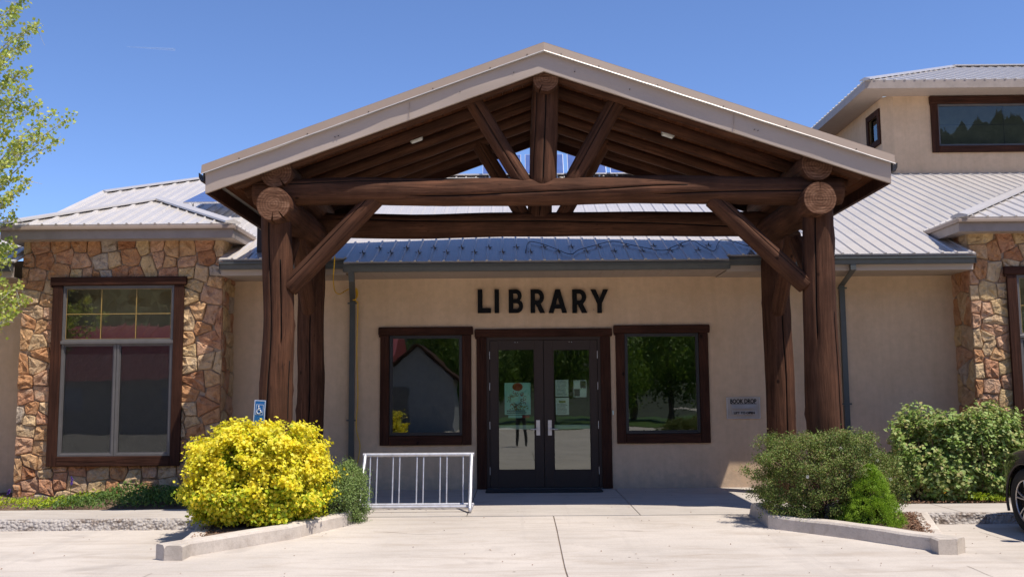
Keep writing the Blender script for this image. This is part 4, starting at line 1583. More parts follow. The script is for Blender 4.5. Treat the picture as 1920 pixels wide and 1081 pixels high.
a = U(1595, 486, 15.3); b = U(1579, 535, 16.02); c = U(1583, 700, 16.02); e = U(1596, 845, 16.02)
xr = (b.x + c.x + e.x) / 3
downspout([(a.x, gy + 0.06, gz_ - 0.11), (a.x, gy + 0.06, gz_ - 0.2), (xr, -0.04, b.z), (xr, -0.04, -0.1)], straps=[(U(1579, 540, 16.05).z, xr, -0.04), (1.3, xr, -0.04)])
a = U(648, 505, 14.5); b = U(661, 565, 16.05)
xl = b.x
downspout([(a.x, eg + 0.06, ez - 0.15), (a.x + 0.01, eg + 0.07, ez - 0.30), (xl, -0.04, b.z), (xl, -0.04, 0.0)], straps=[(b.z - 0.03, xl, -0.04), (1.1, xl, -0.04)])
XLS = xl

# yellow extension cord
def rel(px, py, D): return U(px, py, D)
pc = [rel(628, 480, 14.75), rel(626, 505, 14.9), rel(625, 528, 15.2), rel(628, 545, 15.5), rel(636, 551, 15.7), rel(646, 546, 15.9), rel(655, 541, 15.95)]
cord = MB()
cord.tube(smooth_path(pc, 5), 0.008, 6)
for k in range(3):
    cc = rel(664 + k * 0.8, 553 - k * 1.5, 15.93 - 0.01 * k)
    cord.tube([cc + Vector((0.035 * math.cos(t) + 0.006 * k, -0.006 * k, 0.085 * math.sin(t))) for t in [i * 2 * math.pi / 16 for i in range(17)]], 0.008, 6, cap=False)
cord.tube(smooth_path([rel(655, 541, 15.95), rel(657, 535, 15.93), rel(663, 540, 15.92), rel(664, 553, 15.92), rel(668, 565, 15.95), rel(671, 574, 15.97), rel(669, 660, 16.0), rel(671, 740, 16.0), rel(668, 800, 15.98), rel(675, 835, 15.96), rel(670, 868, 15.95)], 6), 0.008, 6)
co = cord.build('extension_cord', M['yellow'])
set_props(co, 'yellow extension cord looped over the left downspout and hanging to the ground', 'cord')

# ---- upper storey on the right
UD = 21.8
uy = Y_OF(UD)
cx0 = U(1676, 250, UD).x
ch = 0.2
uz0, uz1 = 6.0, U(1638, 150, UD - 0.62).z - 0.16
WU = rect_px(1745, 180, 2100, 285, UD)
uw = wall_with_holes(cx0, 13.5, uz0, uz1, uy, uy + 0.2, [(WU[0] + 0.08, WU[1] - 0.08, WU[2] + 0.06, WU[3] - 0.06)], M['stucco'], 'upper_wall')
cham = [(cx0, uy), (cx0 - ch, uy + ch)]
MB().hexa([(cx0, uy, uz0), (cx0 - ch, uy + ch, uz0), (cx0 - ch + 0.1, uy + ch + 0.1, uz0), (cx0 + 0.1, uy + 0.21, uz0)],
          [(cx0, uy, uz1), (cx0 - ch, uy + ch, uz1), (cx0 - ch + 0.1, uy + ch + 0.1, uz1), (cx0 + 0.1, uy + 0.21, uz1)]).build('upper_wall', M['stucco'], LIB)
sxw = cx0 - ch
def side_Y(px): return None
s1 = U(1659, 230, 1); s2 = U(1627, 250, 1)
k1 = sxw / (s1.x - CAM.x); k2 = sxw / (s2.x - CAM.x)
wy0, wy1 = max(CAM.y + k1, uy + ch + 0.03), CAM.y + k2
wz1 = U(1660, 197, k1).z
wz0 = U(1659, 264, k1).z
mb = MB()
for (a, b, c, d) in ((uy + ch + 0.001, wy0 + 0.05, uz0, uz1), (wy1 - 0.05, uy + 5.5, uz0, uz1), (wy0 + 0.05, wy1 - 0.05, uz0, wz0 + 0.05), (wy0 + 0.05, wy1 - 0.05, wz1 - 0.05, uz1)):
    mb.box(sxw, sxw + 0.15, a, b, c, d)
mb.build('upper_wall', M['stucco'], LIB)
sw = MB()
sw.box(sxw - 0.04, sxw, wy0, wy1, wz1 - 0.13, wz1)
sw.box(sxw - 0.04, sxw, wy0, wy1, wz0, wz0 + 0.13)
sw.box(sxw - 0.04, sxw, wy0, wy0 + 0.13, wz0 + 0.13, wz1 - 0.13)
sw.box(sxw - 0.04, sxw, wy1 - 0.13, wy1, wz0 + 0.13, wz1 - 0.13)
sw = sw.build('window', M['trimwood_z'], LIB)
MB().box(sxw + 0.03, sxw + 0.035, wy0 + 0.13, wy1 - 0.13, wz0 + 0.13, wz1 - 0.13).build('pane', M['glass'], sw)
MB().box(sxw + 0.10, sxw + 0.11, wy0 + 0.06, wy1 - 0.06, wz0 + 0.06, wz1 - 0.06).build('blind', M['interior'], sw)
fu = trim_window(WU, 'window', y=uy, tw=0.16, header_h=0.17, head_over=0.02)
frame_pane(fu, WU[0] + 0.162, WU[1] - 0.162, WU[2] + 0.152, WU[3] - 0.172, uy - 0.01, 0.03, M['frame'], gmat=M['glass_up'])
for f in (0.38, 0.7):
    X = WU[0] + 0.16 + (WU[1] - WU[0] - 0.32) * f
    MB().box(X - 0.008, X + 0.008, uy + 0.035, uy + 0.042, WU[2] + 0.19, WU[3] - 0.21).build('muntin', M['frame'], fu)
MB().box(WU[0] + 0.17, WU[1] - 0.17, uy + 0.035, uy + 0.042, (WU[2] + WU[3]) / 2 - 0.008, (WU[2] + WU[3]) / 2 + 0.008).build('muntin', M['frame'], fu)
MB().box(WU[0], WU[1], uy + 0.5, uy + 0.6, WU[2] - 0.2, WU[3] + 0.2).build('blind', M['interior'], fu)
# eave of the upper roof
OV = 0.62
ex0, ey0 = cx0 - ch - OV, uy - OV
uez = U(1638, 150, UD - OV).z
mb = MB()
mb.box(ex0, 14, ey0, ey0 + 0.03, uez - 0.19, uez - 0.02)
mb.box(ex0, ex0 + 0.03, ey0 + 0.031, ey0 + 7.2, uez - 0.19, uez - 0.02)
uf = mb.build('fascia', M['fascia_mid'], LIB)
MB().box(ex0 + 0.031, 14, ey0 + 0.031, uy - 0.001, uez - 0.185, uez - 0.17).build('soffit', M['soffit'], uf)
MB().box(ex0 + 0.031, sxw - 0.001, uy, ey0 + 7.2, uez - 0.185, uez - 0.17).build('soffit', M['soffit'], uf)
hwU = 3.5
roof_plane('upper_roof', (ex0, ey0, uez), (1, 0, 0), (0, 1, PIT), [(0, 0), (6.5, 0), (6.5, hwU * cs), (hwU, hwU * cs)])
ru, _ = roof_plane('upper_roof', (ex0, ey0, uez), (0, 1, 0), (1, 0, PIT), [(0, 0), (7.2, 0), (7.2, hwU * cs), (hwU, hwU * cs)])
cap_strip((ex0, ey0, uez), (ex0 + hwU, ey0 + hwU, uez + hwU * PIT), parent=ru, wdt=0.12, lift=0.05)
cap_strip((ex0 + hwU, ey0 + hwU, uez + hwU * PIT), (14.5, ey0 + hwU, uez + hwU * PIT), parent=ru, wdt=0.16, lift=0.05)


# ------------------------------------------------------------------ solar panels on racks on the roof
def solar(c, ux, vy, w_, h_, nx, ny, label):
    c, ux, vy = Vector(c), Vector(ux).normalized(), Vector(vy).normalized()
    n_ = ux.cross(vy).normalized()
    e = thing('solar_panel', label, 'solar panel', c)
    P = lambda a, b, h=0: c + ux * a + vy * b + n_ * h
    cells = MB()
    g = 0.008
    for i in range(nx):
        for j in range(ny):
            a0, a1, b0, b1 = w_ * i / nx + g, w_ * (i + 1) / nx - g, h_ * j / ny + g, h_ * (j + 1) / ny - g
            q = [P(a0, b0, 0.002), P(a1, b0, 0.002), P(a1, b1, 0.002), P(a0, b1, 0.002)]
            cells.hexa(q, [p + n_ * 0.003 for p in q])
    cells.build('cells', M['solar'], e)
    q = [P(0, 0, -0.03), P(w_, 0, -0.03), P(w_, h_, -0.03), P(0, h_, -0.03)]
    MB().hexa(q, [p + n_ * 0.031 for p in q]).build('frame', M['alu'], e)
    rk = MB()
    for a in (0.15, w_ - 0.15):
        for b in (0.1, h_ - 0.1):
            p = P(a, b, -0.03)
            zr = zmain(p.y + 16.1)
            if p.z > zr: MB().tube([p, (p.x, p.y, zr)], 0.018, 6).build('leg', M['alu'], e)
    return e


p = U(343, 379, 18.0)
solar(p, (1, 0, 0), (0, 1, 0.37), 1.9, 1.6, 3, 5, 'blue solar panel tilted on the left roof slope beside the portico eave')
for i, px in enumerate((905, 985, 1065, 1145)):
    p = U(px, 330, 21.6)
    solar((p.x, p.y, zmain(p.y + 16.1) + 0.12), (1, 0, 0), (0, 0.55, 0.83), 0.85, 0.62, 1, 1,
          ['blue solar panel seen through the porch truss left of its king post, leftmost',
           'blue solar panel on the ridge directly behind the left porch strut', 'blue solar panel on the ridge just right of the porch king post',
           'blue solar panel on the ridge seen under the right porch strut'][i])

# ------------------------------------------------------------------ porch of logs
POR = thing('log_porch', 'brown log entrance porch with a low gabled roof in front of the doors', 'porch', (0, -3.2, 0))
DF, DB, DR_, DRB = 12.87, 15.16, 12.47, 15.8
yF, yB, yR, yRB = Y_OF(DF), Y_OF(DB), Y_OF(DR_), Y_OF(DRB)


def post(name, pxb, pxt, ytop, D, wb, wt, seed, cracks):
    pb = U(pxb, 800, D); pt = U(pxt, ytop, D)
    X0 = pb.x + (pb.x - pt.x) * 0.0
    return log(name, (X0 + (pb.x - pt.x) * 0.25, pb.y, -0.1), (pt.x, pt.y, pt.z), wb, wt, POR, seed, cracks, wob=0.024, segs=44, n=44, rough=1.25, twist=0.1)


# local angle in the log's frame that faces the camera is found from the track quaternion (Z up, Y axis): -90 deg
post('post', 516, 521, 385, DF, 0.222, 0.19, 1, ((-1.95, 0.02, 0.97), (-0.6, 0.3, 0.5), (-1.2, 0.55, 0.8)))
post('post', 1549, 1531, 372, DF, 0.243, 0.195, 2, ((-0.9, 0.02, 0.62), (-2.1, 0.55, 0.97)))
post('post', 583, 586, 440, DB, 0.205, 0.195, 3, ((-1.5, 0.05, 0.9),))
post('post', 1466, 1448, 432, DB, 0.225, 0.2, 4, ((-1.45, 0.02, 0.7),))


def beam(name, pa, pb, D, r0, r1, seed, cracks=((-1.2, 0.3, 0.9),), **kw):
    return log(name, U(*pa, D), U(*pb, D), r0, r1, POR, seed, cracks, **kw)


beam('tie_beam', (478, 362), (1576, 355), DF, 0.178, 0.185, 11, ((-0.75, 0.28, 0.72), (-0.2, 0.68, 0.93), (-2.0, 0.02, 0.3)), wob=0.02, segs=34, n=34, twist=-1.3)
beam('tie_beam', (560, 422), (1480, 419), DB, 0.19, 0.19, 12, ((-2.1, 0.1, 0.9),), wob=0.02, segs=26, twist=0.9)
# plate logs (sunlit ends) and eave purlins, ridge
def depth_log(name, px, py, D0, D1, r, seed, ec=()):
    a = U(px, py, D0)
    return log(name, a, (a.x, Y_OF(D1), a.z), r, r * 1.0, POR, seed, ((0.7, 0.1, 0.6),), wob=0.006, endcracks=ec, n=30)


depth_log('plate_log', 512, 382, 12.47, 15.6, 0.222, 21, (-1.5, -2.2))
depth_log('plate_log', 1538, 372, 12.47, 15.6, 0.212, 22, (1.6,))
depth_log('purlin_log', 518, 322, 12.63, 15.72, 0.205, 23, (-2.1,))
depth_log('purlin_log', 1532, 309, 12.63, 15.72, 0.205, 24, ())
depth_log('ridge_log', 1024, 147, 12.56, 15.72, 0.17, 25, (-1.0,))
# king posts and struts
kp = lambda D, s: None
for D, seed in ((DF, 31), (DB, 41)):
    sc_ = DF / D
    vx, vy = 966.5, 745
    mp = lambda x, y: (vx + (x - vx) * sc_, vy + (y - vy) * sc_)
    beam('king_post', mp(1019, 350), mp(1023, 160), D, 0.178 if D == DF else 0.19, 0.17, seed, ((1.5, 0.02, 0.95), (-1.6, 0.02, 0.98), (-2.4, 0.05, 0.9)))
    beam('strut', mp(985, 345), mp(882, 183), D, 0.115, 0.115, seed + 1, ((1.4, 0.1, 0.9), (-1.7, 0.1, 0.9)))
    beam('strut', mp(1070, 345), mp(1165, 178), D, 0.115, 0.115, seed + 2, ((1.4, 0.1, 0.9), (-1.7, 0.1, 0.9)))
# knee braces
beam('knee_brace', (541, 540), (705, 372), DF - 0.02, 0.125, 0.125, 51, ((-1.9, 0.03, 0.97),))
beam('knee_brace', (1512, 535), (1335, 372), DF - 0.02, 0.12, 0.12, 52, ((-1.2, 0.03, 0.97),))
for px, seed in ((580, 53), (1458, 54)):
    a = U(px, 585, DB - 0.1)
    log('depth_brace', (a.x, a.y, a.z), (a.x, a.y - 1.0, a.z + 1.05), 0.11, 0.11, POR, seed)
    a = U(px - 62 if px < 900 else px + 75, 540, DF + 0.15)
    log('depth_brace', (a.x, a.y, a.z), (a.x, a.y + 0.85, a.z + 0.75), 0.11, 0.11, POR, seed + 5)

# roof planes of the porch
LB = U(385, 362, DR_); PK = U(1020, 133, DR_); RB = U(1671, 343, DR_)
TH = 0.372
mL = (PK.z - LB.z) / (PK.x - LB.x)
mR = (PK.z - RB.z) / (RB.x - PK.x)


def zl(x): return PK.z - mL * (PK.x - x) if x <= PK.x else PK.z - mR * (x - PK.x)


# rafters
for i, D in enumerate((12.72, 13.36, 13.96, 14.56, 15.14, 15.66)):
    y = Y_OF(D)
    for (xe, sgn) in ((LB.x + 0.28, -1), (RB.x - 0.28, 1)):
        a = Vector((PK.x + sgn * 0.05, y, zl(PK.x + sgn * 0.05) + 0.072))
        b = Vector((xe, y, zl(xe) + 0.07))
        log('rafter', a, b, 0.078, 0.082, POR, 60 + i, ((1.2, 0.1, 0.7),), wob=0.01, n=16, segs=10)
# deck boards
BW = 0.145
for side in (-1, 1):
    xe = LB.x if side < 0 else RB.x
    m_ = mL if side < 0 else mR
    cs_ = math.sqrt(1 + m_ * m_)
    L_ = abs(xe - PK.x) * cs_
    n_ = int(L_ / BW)
    proto = None
    for k in range(n_):
        d0 = (k * BW + 0.003) / cs_
        d1 = ((k + 1) * BW - 0.003) / cs_
        xa, xb = PK.x + side * d0, PK.x + side * d1
        za, zb = zl(xa) + 0.13, zl(xb) + 0.13
        if proto is None:
            mb = MB().hexa([(xa, yR + 0.04, za), (xb, yR + 0.04, zb), (xb, yRB - 0.04, zb), (xa, yRB - 0.04, za)],
                           [(xa, yR + 0.04, za + 0.03), (xb, yR + 0.04, zb + 0.03), (xb, yRB - 0.04, zb + 0.03), (xa, yRB - 0.04, za + 0.03)])
            proto = mb.build('deck_board', M['deck'], POR)
            x00, z00 = xa, za
        else:
            o = proto.copy()
            COL.objects.link(o)
            o.location = (xa - x00, 0, za - z00)
    # roofing on top
    q = lambda x, y, h: Vector((x, y, zl(x) + h))
    xe2 = xe + side * 0.04
    rf = MB()
    rf.hexa([q(PK.x, yR + 0.04, 0.165), q(xe2, yR + 0.04, 0.165), q(xe2, yRB - 0.04, 0.165), q(PK.x, yRB - 0.04, 0.165)],
            [q(PK.x, yR - 0.02, TH - 0.02), q(xe2, yR - 0.02, TH - 0.02), q(xe2, yRB + 0.02, TH - 0.02), q(PK.x, yRB + 0.02, TH - 0.02)])
    rfo = rf.build('roof', M['roofmetal'], POR)
    rb = MB()
    kk = yR + 0.1
    while kk < yRB:
        rb.hexa([q(PK.x, kk, TH - 0.02), q(PK.x, kk + 0.03, TH - 0.02), q(PK.x, kk + 0.02, TH + 0.0), q(PK.x, kk + 0.01, TH + 0.0)],
                [q(xe2, kk, TH - 0.02), q(xe2, kk + 0.03, TH - 0.02), q(xe2, kk + 0.02, TH + 0.0), q(xe2, kk + 0.01, TH + 0.0)])
        kk += 0.22
    rb.build('roof_rib', M['roofmetal'], rfo)
    # front and back rake: fascia sheets (slightly oil-canned) + trim + bright drip edge
    for yy, fr in ((yR, -1), (yRB, 1)):
        nn = 44
        mb = MB()
        rows = 6
        h0, h1 = (0.0 if fr < 0 else -0.12), 0.252
        for j in range(rows + 1):
            for i in range(nn + 1):
                x = PK.x + (xe - PK.x) * i / nn
                h = h0 + (h1 - h0) * j / rows
                w_ = 0.024 * noise.noise(Vector((x * 1.3, h * 1.2, yy))) + 0.006 * noise.noise(Vector((x * 3, h * 4, yy)))
                w_ *= min(1.0, j / 3)
                mb.v.append((x, yy + fr * (0.0 + w_), zl(x) + h))
        W_ = nn + 1
        for j in range(rows):
            for i in range(nn):
                a = j * W_ + i
                mb.f.append((a, a + 1, a + W_ + 1, a + W_) if side > 0 else (a + 1, a, a + W_, a + W_ + 1))
                mb.m.append(0); mb.smooth.append(True)
        mb.hexa([(PK.x, yy - fr * 0.018, zl(PK.x)), (xe, yy - fr * 0.018, zl(xe)), (xe, yy - fr * 0.03, zl(xe)), (PK.x, yy - fr * 0.03, zl(PK.x))],
                [(PK.x, yy - fr * 0.018, zl(PK.x) + 0.23), (xe, yy - fr * 0.018, zl(xe) + 0.23), (xe, yy - fr * 0.03, zl(xe) + 0.23), (PK.x, yy - fr * 0.03, zl(PK.x) + 0.23)])
        mb.hexa([(PK.x, yy, zl(PK.x) - 0.002), (xe, yy, zl(xe) - 0.002), (xe, yy - fr * 0.04, zl(xe) - 0.002), (PK.x, yy - fr * 0.04, zl(PK.x) - 0.002)],
                [(PK.x, yy, zl(PK.x) + 0.004), (xe, yy, zl(xe) + 0.004), (xe, yy - fr * 0.04, zl(xe) + 0.004), (PK.x, yy - fr * 0.04, zl(PK.x) + 0.004)])
        fs = mb.build('rake_fascia', M['fascia'], POR, recalc=False)
        yb0, yb1 = yy - fr * 0.042, yy - fr * 0.062
        MB().hexa([(PK.x, yb0, zl(PK.x) + h0 - 0.004), (xe, yb0, zl(xe) + h0 - 0.004), (xe, yb1, zl(xe) + h0 - 0.004), (PK.x, yb1, zl(PK.x) + h0 - 0.004)],
                  [(PK.x, yb0, zl(PK.x) + 0.16), (xe, yb0, zl(xe) + 0.16), (xe, yb1, zl(xe) + 0.16), (PK.x, yb1, zl(PK.x) + 0.16)]).build('rake_board', M['trimwood_x'], POR)
        tr = MB()
        y0_, y1_ = yy + fr * 0.042, yy - fr * 0.04
        ext = 0.05
        xe3 = xe + side * ext
        # trim sheet: thin vertical plate with a return on top, its lower hem kicked out
        tr.hexa([(PK.x, y0_, zl(PK.x) + 0.26), (xe3, y0_, zl(xe3) + 0.26), (xe3, y0_ - fr * 0.012, zl(xe3) + 0.26), (PK.x, y0_ - fr * 0.012, zl(PK.x) + 0.26)],
                [(PK.x, y0_ - fr * 0.02, zl(PK.x) + TH), (xe3, y0_ - fr * 0.02, zl(xe3) + TH), (xe3, y0_ - fr * 0.03, zl(xe3) + TH), (PK.x, y0_ - fr * 0.03, zl(PK.x) + TH)])
        tr.hexa([(PK.x, y0_ - fr * 0.02, zl(PK.x) + TH), (xe3, y0_ - fr * 0.02, zl(xe3) + TH), (xe3, y1_ - fr * 0.1, zl(xe3) + TH), (PK.x, y1_ - fr * 0.1, zl(PK.x) + TH)],
                [(PK.x, y0_ - fr * 0.02, zl(PK.x) + TH + 0.006), (xe3, y0_ - fr * 0.02, zl(xe3) + TH + 0.006), (xe3, y1_ - fr * 0.1, zl(xe3) + TH + 0.006), (PK.x, y1_ - fr * 0.1, zl(PK.x) + TH + 0.006)])
        tro = tr.build('rake_trim', M['trim_up'], POR)
        nb = MB()
        # bright hem, gently uneven
        prev = None
        K = 40
        ringp = []
        for i in range(K + 1):
            x = PK.x + (xe3 - PK.x) * i / K
            dz = 0.004 * noise.noise(Vector((x * 3, 0, 1)))
            ringp.append((x, dz))
        for (x, dz), (x2, dz2) in zip(ringp[:-1], ringp[1:]):
            a = [(x, y0_ + fr * 0.016, zl(x) + 0.251 + dz), (x, y0_ - fr * 0.004, zl(x) + 0.257 + dz), (x, y0_ - fr * 0.004, zl(x) + 0.265 + dz), (x, y0_ + fr * 0.012, zl(x) + 0.262 + dz)]
            b = [(x2, y0_ + fr * 0.016, zl(x2) + 0.251 + dz2), (x2, y0_ - fr * 0.004, zl(x2) + 0.257 + dz2), (x2, y0_ - fr * 0.004, zl(x2) + 0.265 + dz2), (x2, y0_ + fr * 0.012, zl(x2) + 0.262 + dz2)]
            nb.hexa(a, b)
        nb.build('drip_edge', M['drip'], tro)
        # screws and sheet joints
        if fr < 0:
            for f in (0.05, 0.16, 0.33, 0.52, 0.7, 0.9):
                x = PK.x + (xe - PK.x) * f
                MB().tube([(x, y0_ - 0.012, zl(x) + 0.28), (x, y0_ + 0.0, zl(x) + 0.28)], 0.007, 6).build('screw', M['darkgutter'], tro)
            for f in (0.09, 0.25, 0.61, 0.62):
                x = PK.x + (xe - PK.x) * f
                MB().tube([(x, yy - 0.018, zl(x) + 0.12), (x, yy + 0.01, zl(x) + 0.12)], 0.006, 6).build('screw', M['darkgutter'], fs)
            f = 0.4 if side < 0 else 0.55
            x = PK.x + (xe - PK.x) * f
            MB().box(x, x + 0.004, yy - 0.02, yy - 0.012, zl(x) + 0.005, zl(x) + 0.23).build('sheet_joint', M['trim_up'], fs)
    # eave boards and gutter along the low edge
    xg = xe
    MB().box(xg, xg + side * 0.012, yR + 0.032, yRB - 0.032, zl(xe) + 0.0, zl(xe) + 0.23).build('eave_fascia', M['darkgutter'] if False else M['fascia'], POR)
    MB().box(xg - side * 0.05, xg - side * 0.001, yR + 0.07, yRB - 0.07, zl(xe) - 0.004, zl(xe) + 0.16).build('eave_board', M['trimwood_z'], POR)
    g = MB()
    prof = [(0.014, 0.26), (0.014, 0.15), (0.06, 0.15), (0.085, 0.2), (0.09, 0.26), (0.08, 0.26), (0.07, 0.2), (0.05, 0.165), (0.03, 0.165), (0.03, 0.26)]
    g.hexa([(xg + side * a, yR - 0.01, zl(xe) + b) for a, b in prof], [(xg + side * a, yRB, zl(xe) + b) for a, b in prof])
    g.build('gutter', M['darkgutter'], POR)
MB().hexa([(PK.x - 0.2, yR + 0.12, zl(PK.x - 0.2) + TH + 0.01), (PK.x, yR + 0.12, PK.z + TH + 0.01), (PK.x + 0.2, yR + 0.12, zl(PK.x + 0.2) + TH + 0.01), (PK.x + 0.2, yR + 0.12, zl(PK.x + 0.2) + TH + 0.02), (PK.x, yR + 0.12, PK.z + TH + 0.022), (PK.x - 0.2, yR + 0.12, zl(PK.x - 0.2) + TH + 0.02)],
          [(PK.x - 0.2, yRB, zl(PK.x - 0.2) + TH + 0.01), (PK.x, yRB, PK.z + TH + 0.01), (PK.x + 0.2, yRB, zl(PK.x + 0.2) + TH + 0.01), (PK.x + 0.2, yRB, zl(PK.x + 0.2) + TH + 0.02), (PK.x, yRB, PK.z + TH + 0.022), (PK.x - 0.2, yRB, zl(PK.x - 0.2) + TH + 0.02)]).build('ridge_cap', M['roofmetal'], POR)
# short dark pipe from the porch gutter down to the roof
a = U(487, 470, 15.6)
MB().box(a.x - 0.04, a.x + 0.04, a.y - 0.03, a.y + 0.03, zmain(15.6), zl(LB.x) + 0.15).build('gutter_pipe', M['darkgutter'], POR)

# light fixtures under the porch roof
def porch_light(px, py, D, side, label):
    c = U(px, py, D)
    m_ = mL if side < 0 else -mR
    ux = Vector((1, 0, m_)).normalized()
    nn = Vector((-m_, 0, 1)).normalized()
    v = Vector((0, 1, 0))
    e = thing('porch_light', label, 'light fixture', c, 'lights under the porch roof')
    def blk(a, b, h0, h1, sh=1.0):
        lo = [c + ux * sx * a * sh + v * sy * b * sh + nn * h0 for sx, sy in ((-1, -1), (1, -1), (1, 1), (-1, 1))]
        hi = [c + ux * sx * a + v * sy * b + nn * h1 for sx, sy in ((-1, -1), (1, -1), (1, 1), (-1, 1))]
        return lo, hi
    MB().hexa(*blk(0.10, 0.07, 0.0, 0.05, 0.9)).build('housing', M['silver'], e)
    MB().hexa(*blk(0.088, 0.055, -0.022, -0.001, 0.86)).build('lens', M['lens'], e)
    MB().tube([c + ux * 0.1 + nn * 0.03, c + ux * 0.28 + nn * 0.03], 0.0045, 6).tube([c - ux * 0.1 + nn * 0.03, c - ux * (0.42 if side < 0 else 0.12) + nn * 0.03], 0.0045, 6).build('conduit', M['silver'], e)
    zz = c + nn * 0.05
    hh = zl(c.x) + 0.18 - zz.z
    if hh > 0: MB().tube([zz, zz + Vector((0, 0, hh))], 0.02, 8).build('stem', M['darkgutter'], e)


porch_light(781, 262, 13.62, -1, 'small pale light fixture under the left slope of the porch roof')
porch_light(1252, 253, 13.62, 1, 'small pale light fixture under the right slope of the porch roof')


# ------------------------------------------------------------------ lettering
def prism_loops(outer, inner, y0, y1, X, Z, sx, sz, mb):
    """letter with holes; coordinates 0..1 mapped to X + u*sx, Z + v*sz"""
    loops = [outer] + inner
    v3 = [[Vector((a, b, 0)) for a, b in l] for l in loops]
    tris = tessellate_polygon(v3)
    flat = [p for l in loops for p in l]
    k = len(flat)
    vs = [(X + a * sx, y0, Z + b * sz) for a, b in flat] + [(X + a * sx, y1, Z + b * sz) for a, b in flat]
    fs = [tuple(t) for t in tris] + [tuple(i + k for i in reversed(t)) for t in tris]
    o_ = 0
    for l in loops:
        n = len(l)
        for i in range(n):
            j = (i + 1) % n
            fs.append((o_ + i, o_ + j, k + o_ + j, k + o_ + i))
        o_ += n
    mb.add(vs, fs)


def arc(cx, cy, rx, ry, a0, a1, n=10):
    return [(cx + rx * math.cos(R(a0 + (a1 - a0) * i / n)), cy + ry * math.sin(R(a0 + (a1 - a0) * i / n))) for i in range(n + 1)]


def glyph(ch):
    t = 0.2   # stroke in units of the letter height; widths in the same unit
    if ch == 'L': return 0.57, [(0, 0), (0.57, 0), (0.57, t), (t, t), (t, 1), (0, 1)], []
    if ch == 'I': return 0.2, [(0, 0), (t, 0), (t, 1), (0, 1)], []
    if ch == 'B':
        w_ = 0.62
        outer = [(0, 0)] + [(0.34, 0)] + arc(0.34, 0.29, 0.28, 0.29, -90, 62, 12) + arc(0.31, 0.74, 0.25, 0.26, -35, 90, 10) + [(0, 1)]
        in1 = [(t, 0.17), (t, 0.42)] + [(0.33, 0.42)] + arc(0.33, 0.295, 0.115, 0.125, 90, -90, 8)
        in2 = [(t, 0.58), (t, 0.83)] + [(0.30, 0.83)] + arc(0.30, 0.705, 0.09, 0.125, 90, -90, 8)
        return w_, outer, [in1, in2]
    if ch == 'R':
        w_ = 0.64
        outer = [(0, 0), (t, 0), (t, 0.36), (0.24, 0.36), (0.41, 0), (0.64, 0), (0.44, 0.41)] + arc(0.31, 0.68, 0.29, 0.32, -55, 90, 12) + [(0, 1)]
        inn = [(t, 0.52), (t, 0.83), (0.3, 0.83)] + arc(0.3, 0.675, 0.11, 0.155, 90, -90, 8)
        return w_, outer, [inn]
    if ch == 'A':
        w_ = 0.84
        outer = [(0, 0), (0.22, 0), (0.285, 0.19), (0.555, 0.19), (0.62, 0), (0.84, 0), (0.53, 1), (0.31, 1)]
        return w_, outer, [[(0.335, 0.35), (0.42, 0.66), (0.505, 0.35)]]
    if ch == 'Y':
        w_ = 0.77
        return w_, [(0.285, 0), (0.485, 0), (0.485, 0.4), (0.77, 1), (0.545, 1), (0.385, 0.61), (0.225, 1), (0, 1), (0.285, 0.4)], []


SG = thing('sign_lettering', 'large black capital letters reading LIBRARY on the tan wall above the doors', 'sign', (U(1018, 587, D_W).x, -0.03, U(1018, 587, D_W).z))
for ch, a, b in (('L', 896, 921), ('I', 927.5, 936), ('B', 954, 981), ('R', 995, 1022), ('A', 1028.5, 1063), ('R', 1073, 1101), ('Y', 1107.5, 1140.5)):
    w_, o_, i_ = glyph(ch)
    A, B = U(a, 587, D_W), U(b, 587, D_W)
    T_ = U((a + b) / 2, 543, D_W)
    mb = MB()
    prism_loops(o_, i_, -0.065, -0.025, A.x, A.z, (B.x - A.x) / w_, T_.z - A.z, mb)
    mb.tube([(A.x + 0.05, -0.024, A.z + 0.06), (A.x + 0.05, 0.0, A.z + 0.06)], 0.006, 6)
    mb.build('letter', M['black'], SG)


def text_obj(body, X, Y, Z, size, mat, parent, align='CENTER', name='lettering', width=None):
    cu = bpy.data.curves.new('t', 'FONT')
    cu.body = body
    cu.size = size
    cu.align_x = align
    cu.extrude = 0.0015
    cu.offset = size * 0.03
    to = bpy.data.objects.new('t', cu)
    COL.objects.link(to)
    dg = bpy.context.evaluated_depsgraph_get()
    me = bpy.data.meshes.new_from_object(to.evaluated_get(dg))
    bpy.data.objects.remove(to)
    me.transform(Matrix.Translation((X, Y, Z)) @ Matrix.Rotation(math.pi / 2, 4, 'X'))
    if width:
        xs = [v.co.x for v in me.vertices]
        k = width / (max(xs) - min(xs))
        for v in me.vertices: v.co.x = X + (v.co.x - X) * k
    me.materials.clear()
    me.materials.append(mat)
    o = bpy.data.objects.new(name, me)
    COL.objects.link(o)
    adopt(o, parent)
    return o


BD = rect_px(1362, 744, 1425, 784.5, D_W)
bd = thing('book_drop', 'stainless steel book drop hatch set in the wall by the right porch posts', 'book drop', ((BD[0] + BD[1]) / 2, 0, BD[2]))
MB().box(BD[0], BD[1], -0.012, -0.001, BD[2], BD[3], 0, 0.003).build('plate', M['steel'], bd)
rim = MB()
for (a, b, c, d) in ((BD[0], BD[0] + 0.014, BD[2], BD[3]), (BD[1] - 0.014, BD[1], BD[2], BD[3]), (BD[0] + 0.014, BD[1] - 0.014, BD[2], BD[2] + 0.014), (BD[0] + 0.014, BD[1] - 0.014, BD[3] - 0.014, BD[3])):
    rim.box(a, b, -0.024, -0.0125, c, d, 0, 0.002)
rim.build('rim', M['nickel'], bd)
w_, h_ = BD[1] - BD[0], BD[3] - BD[2]
fx0, fx1 = BD[0] + w_ * 0.14, BD[1] - w_ * 0.12
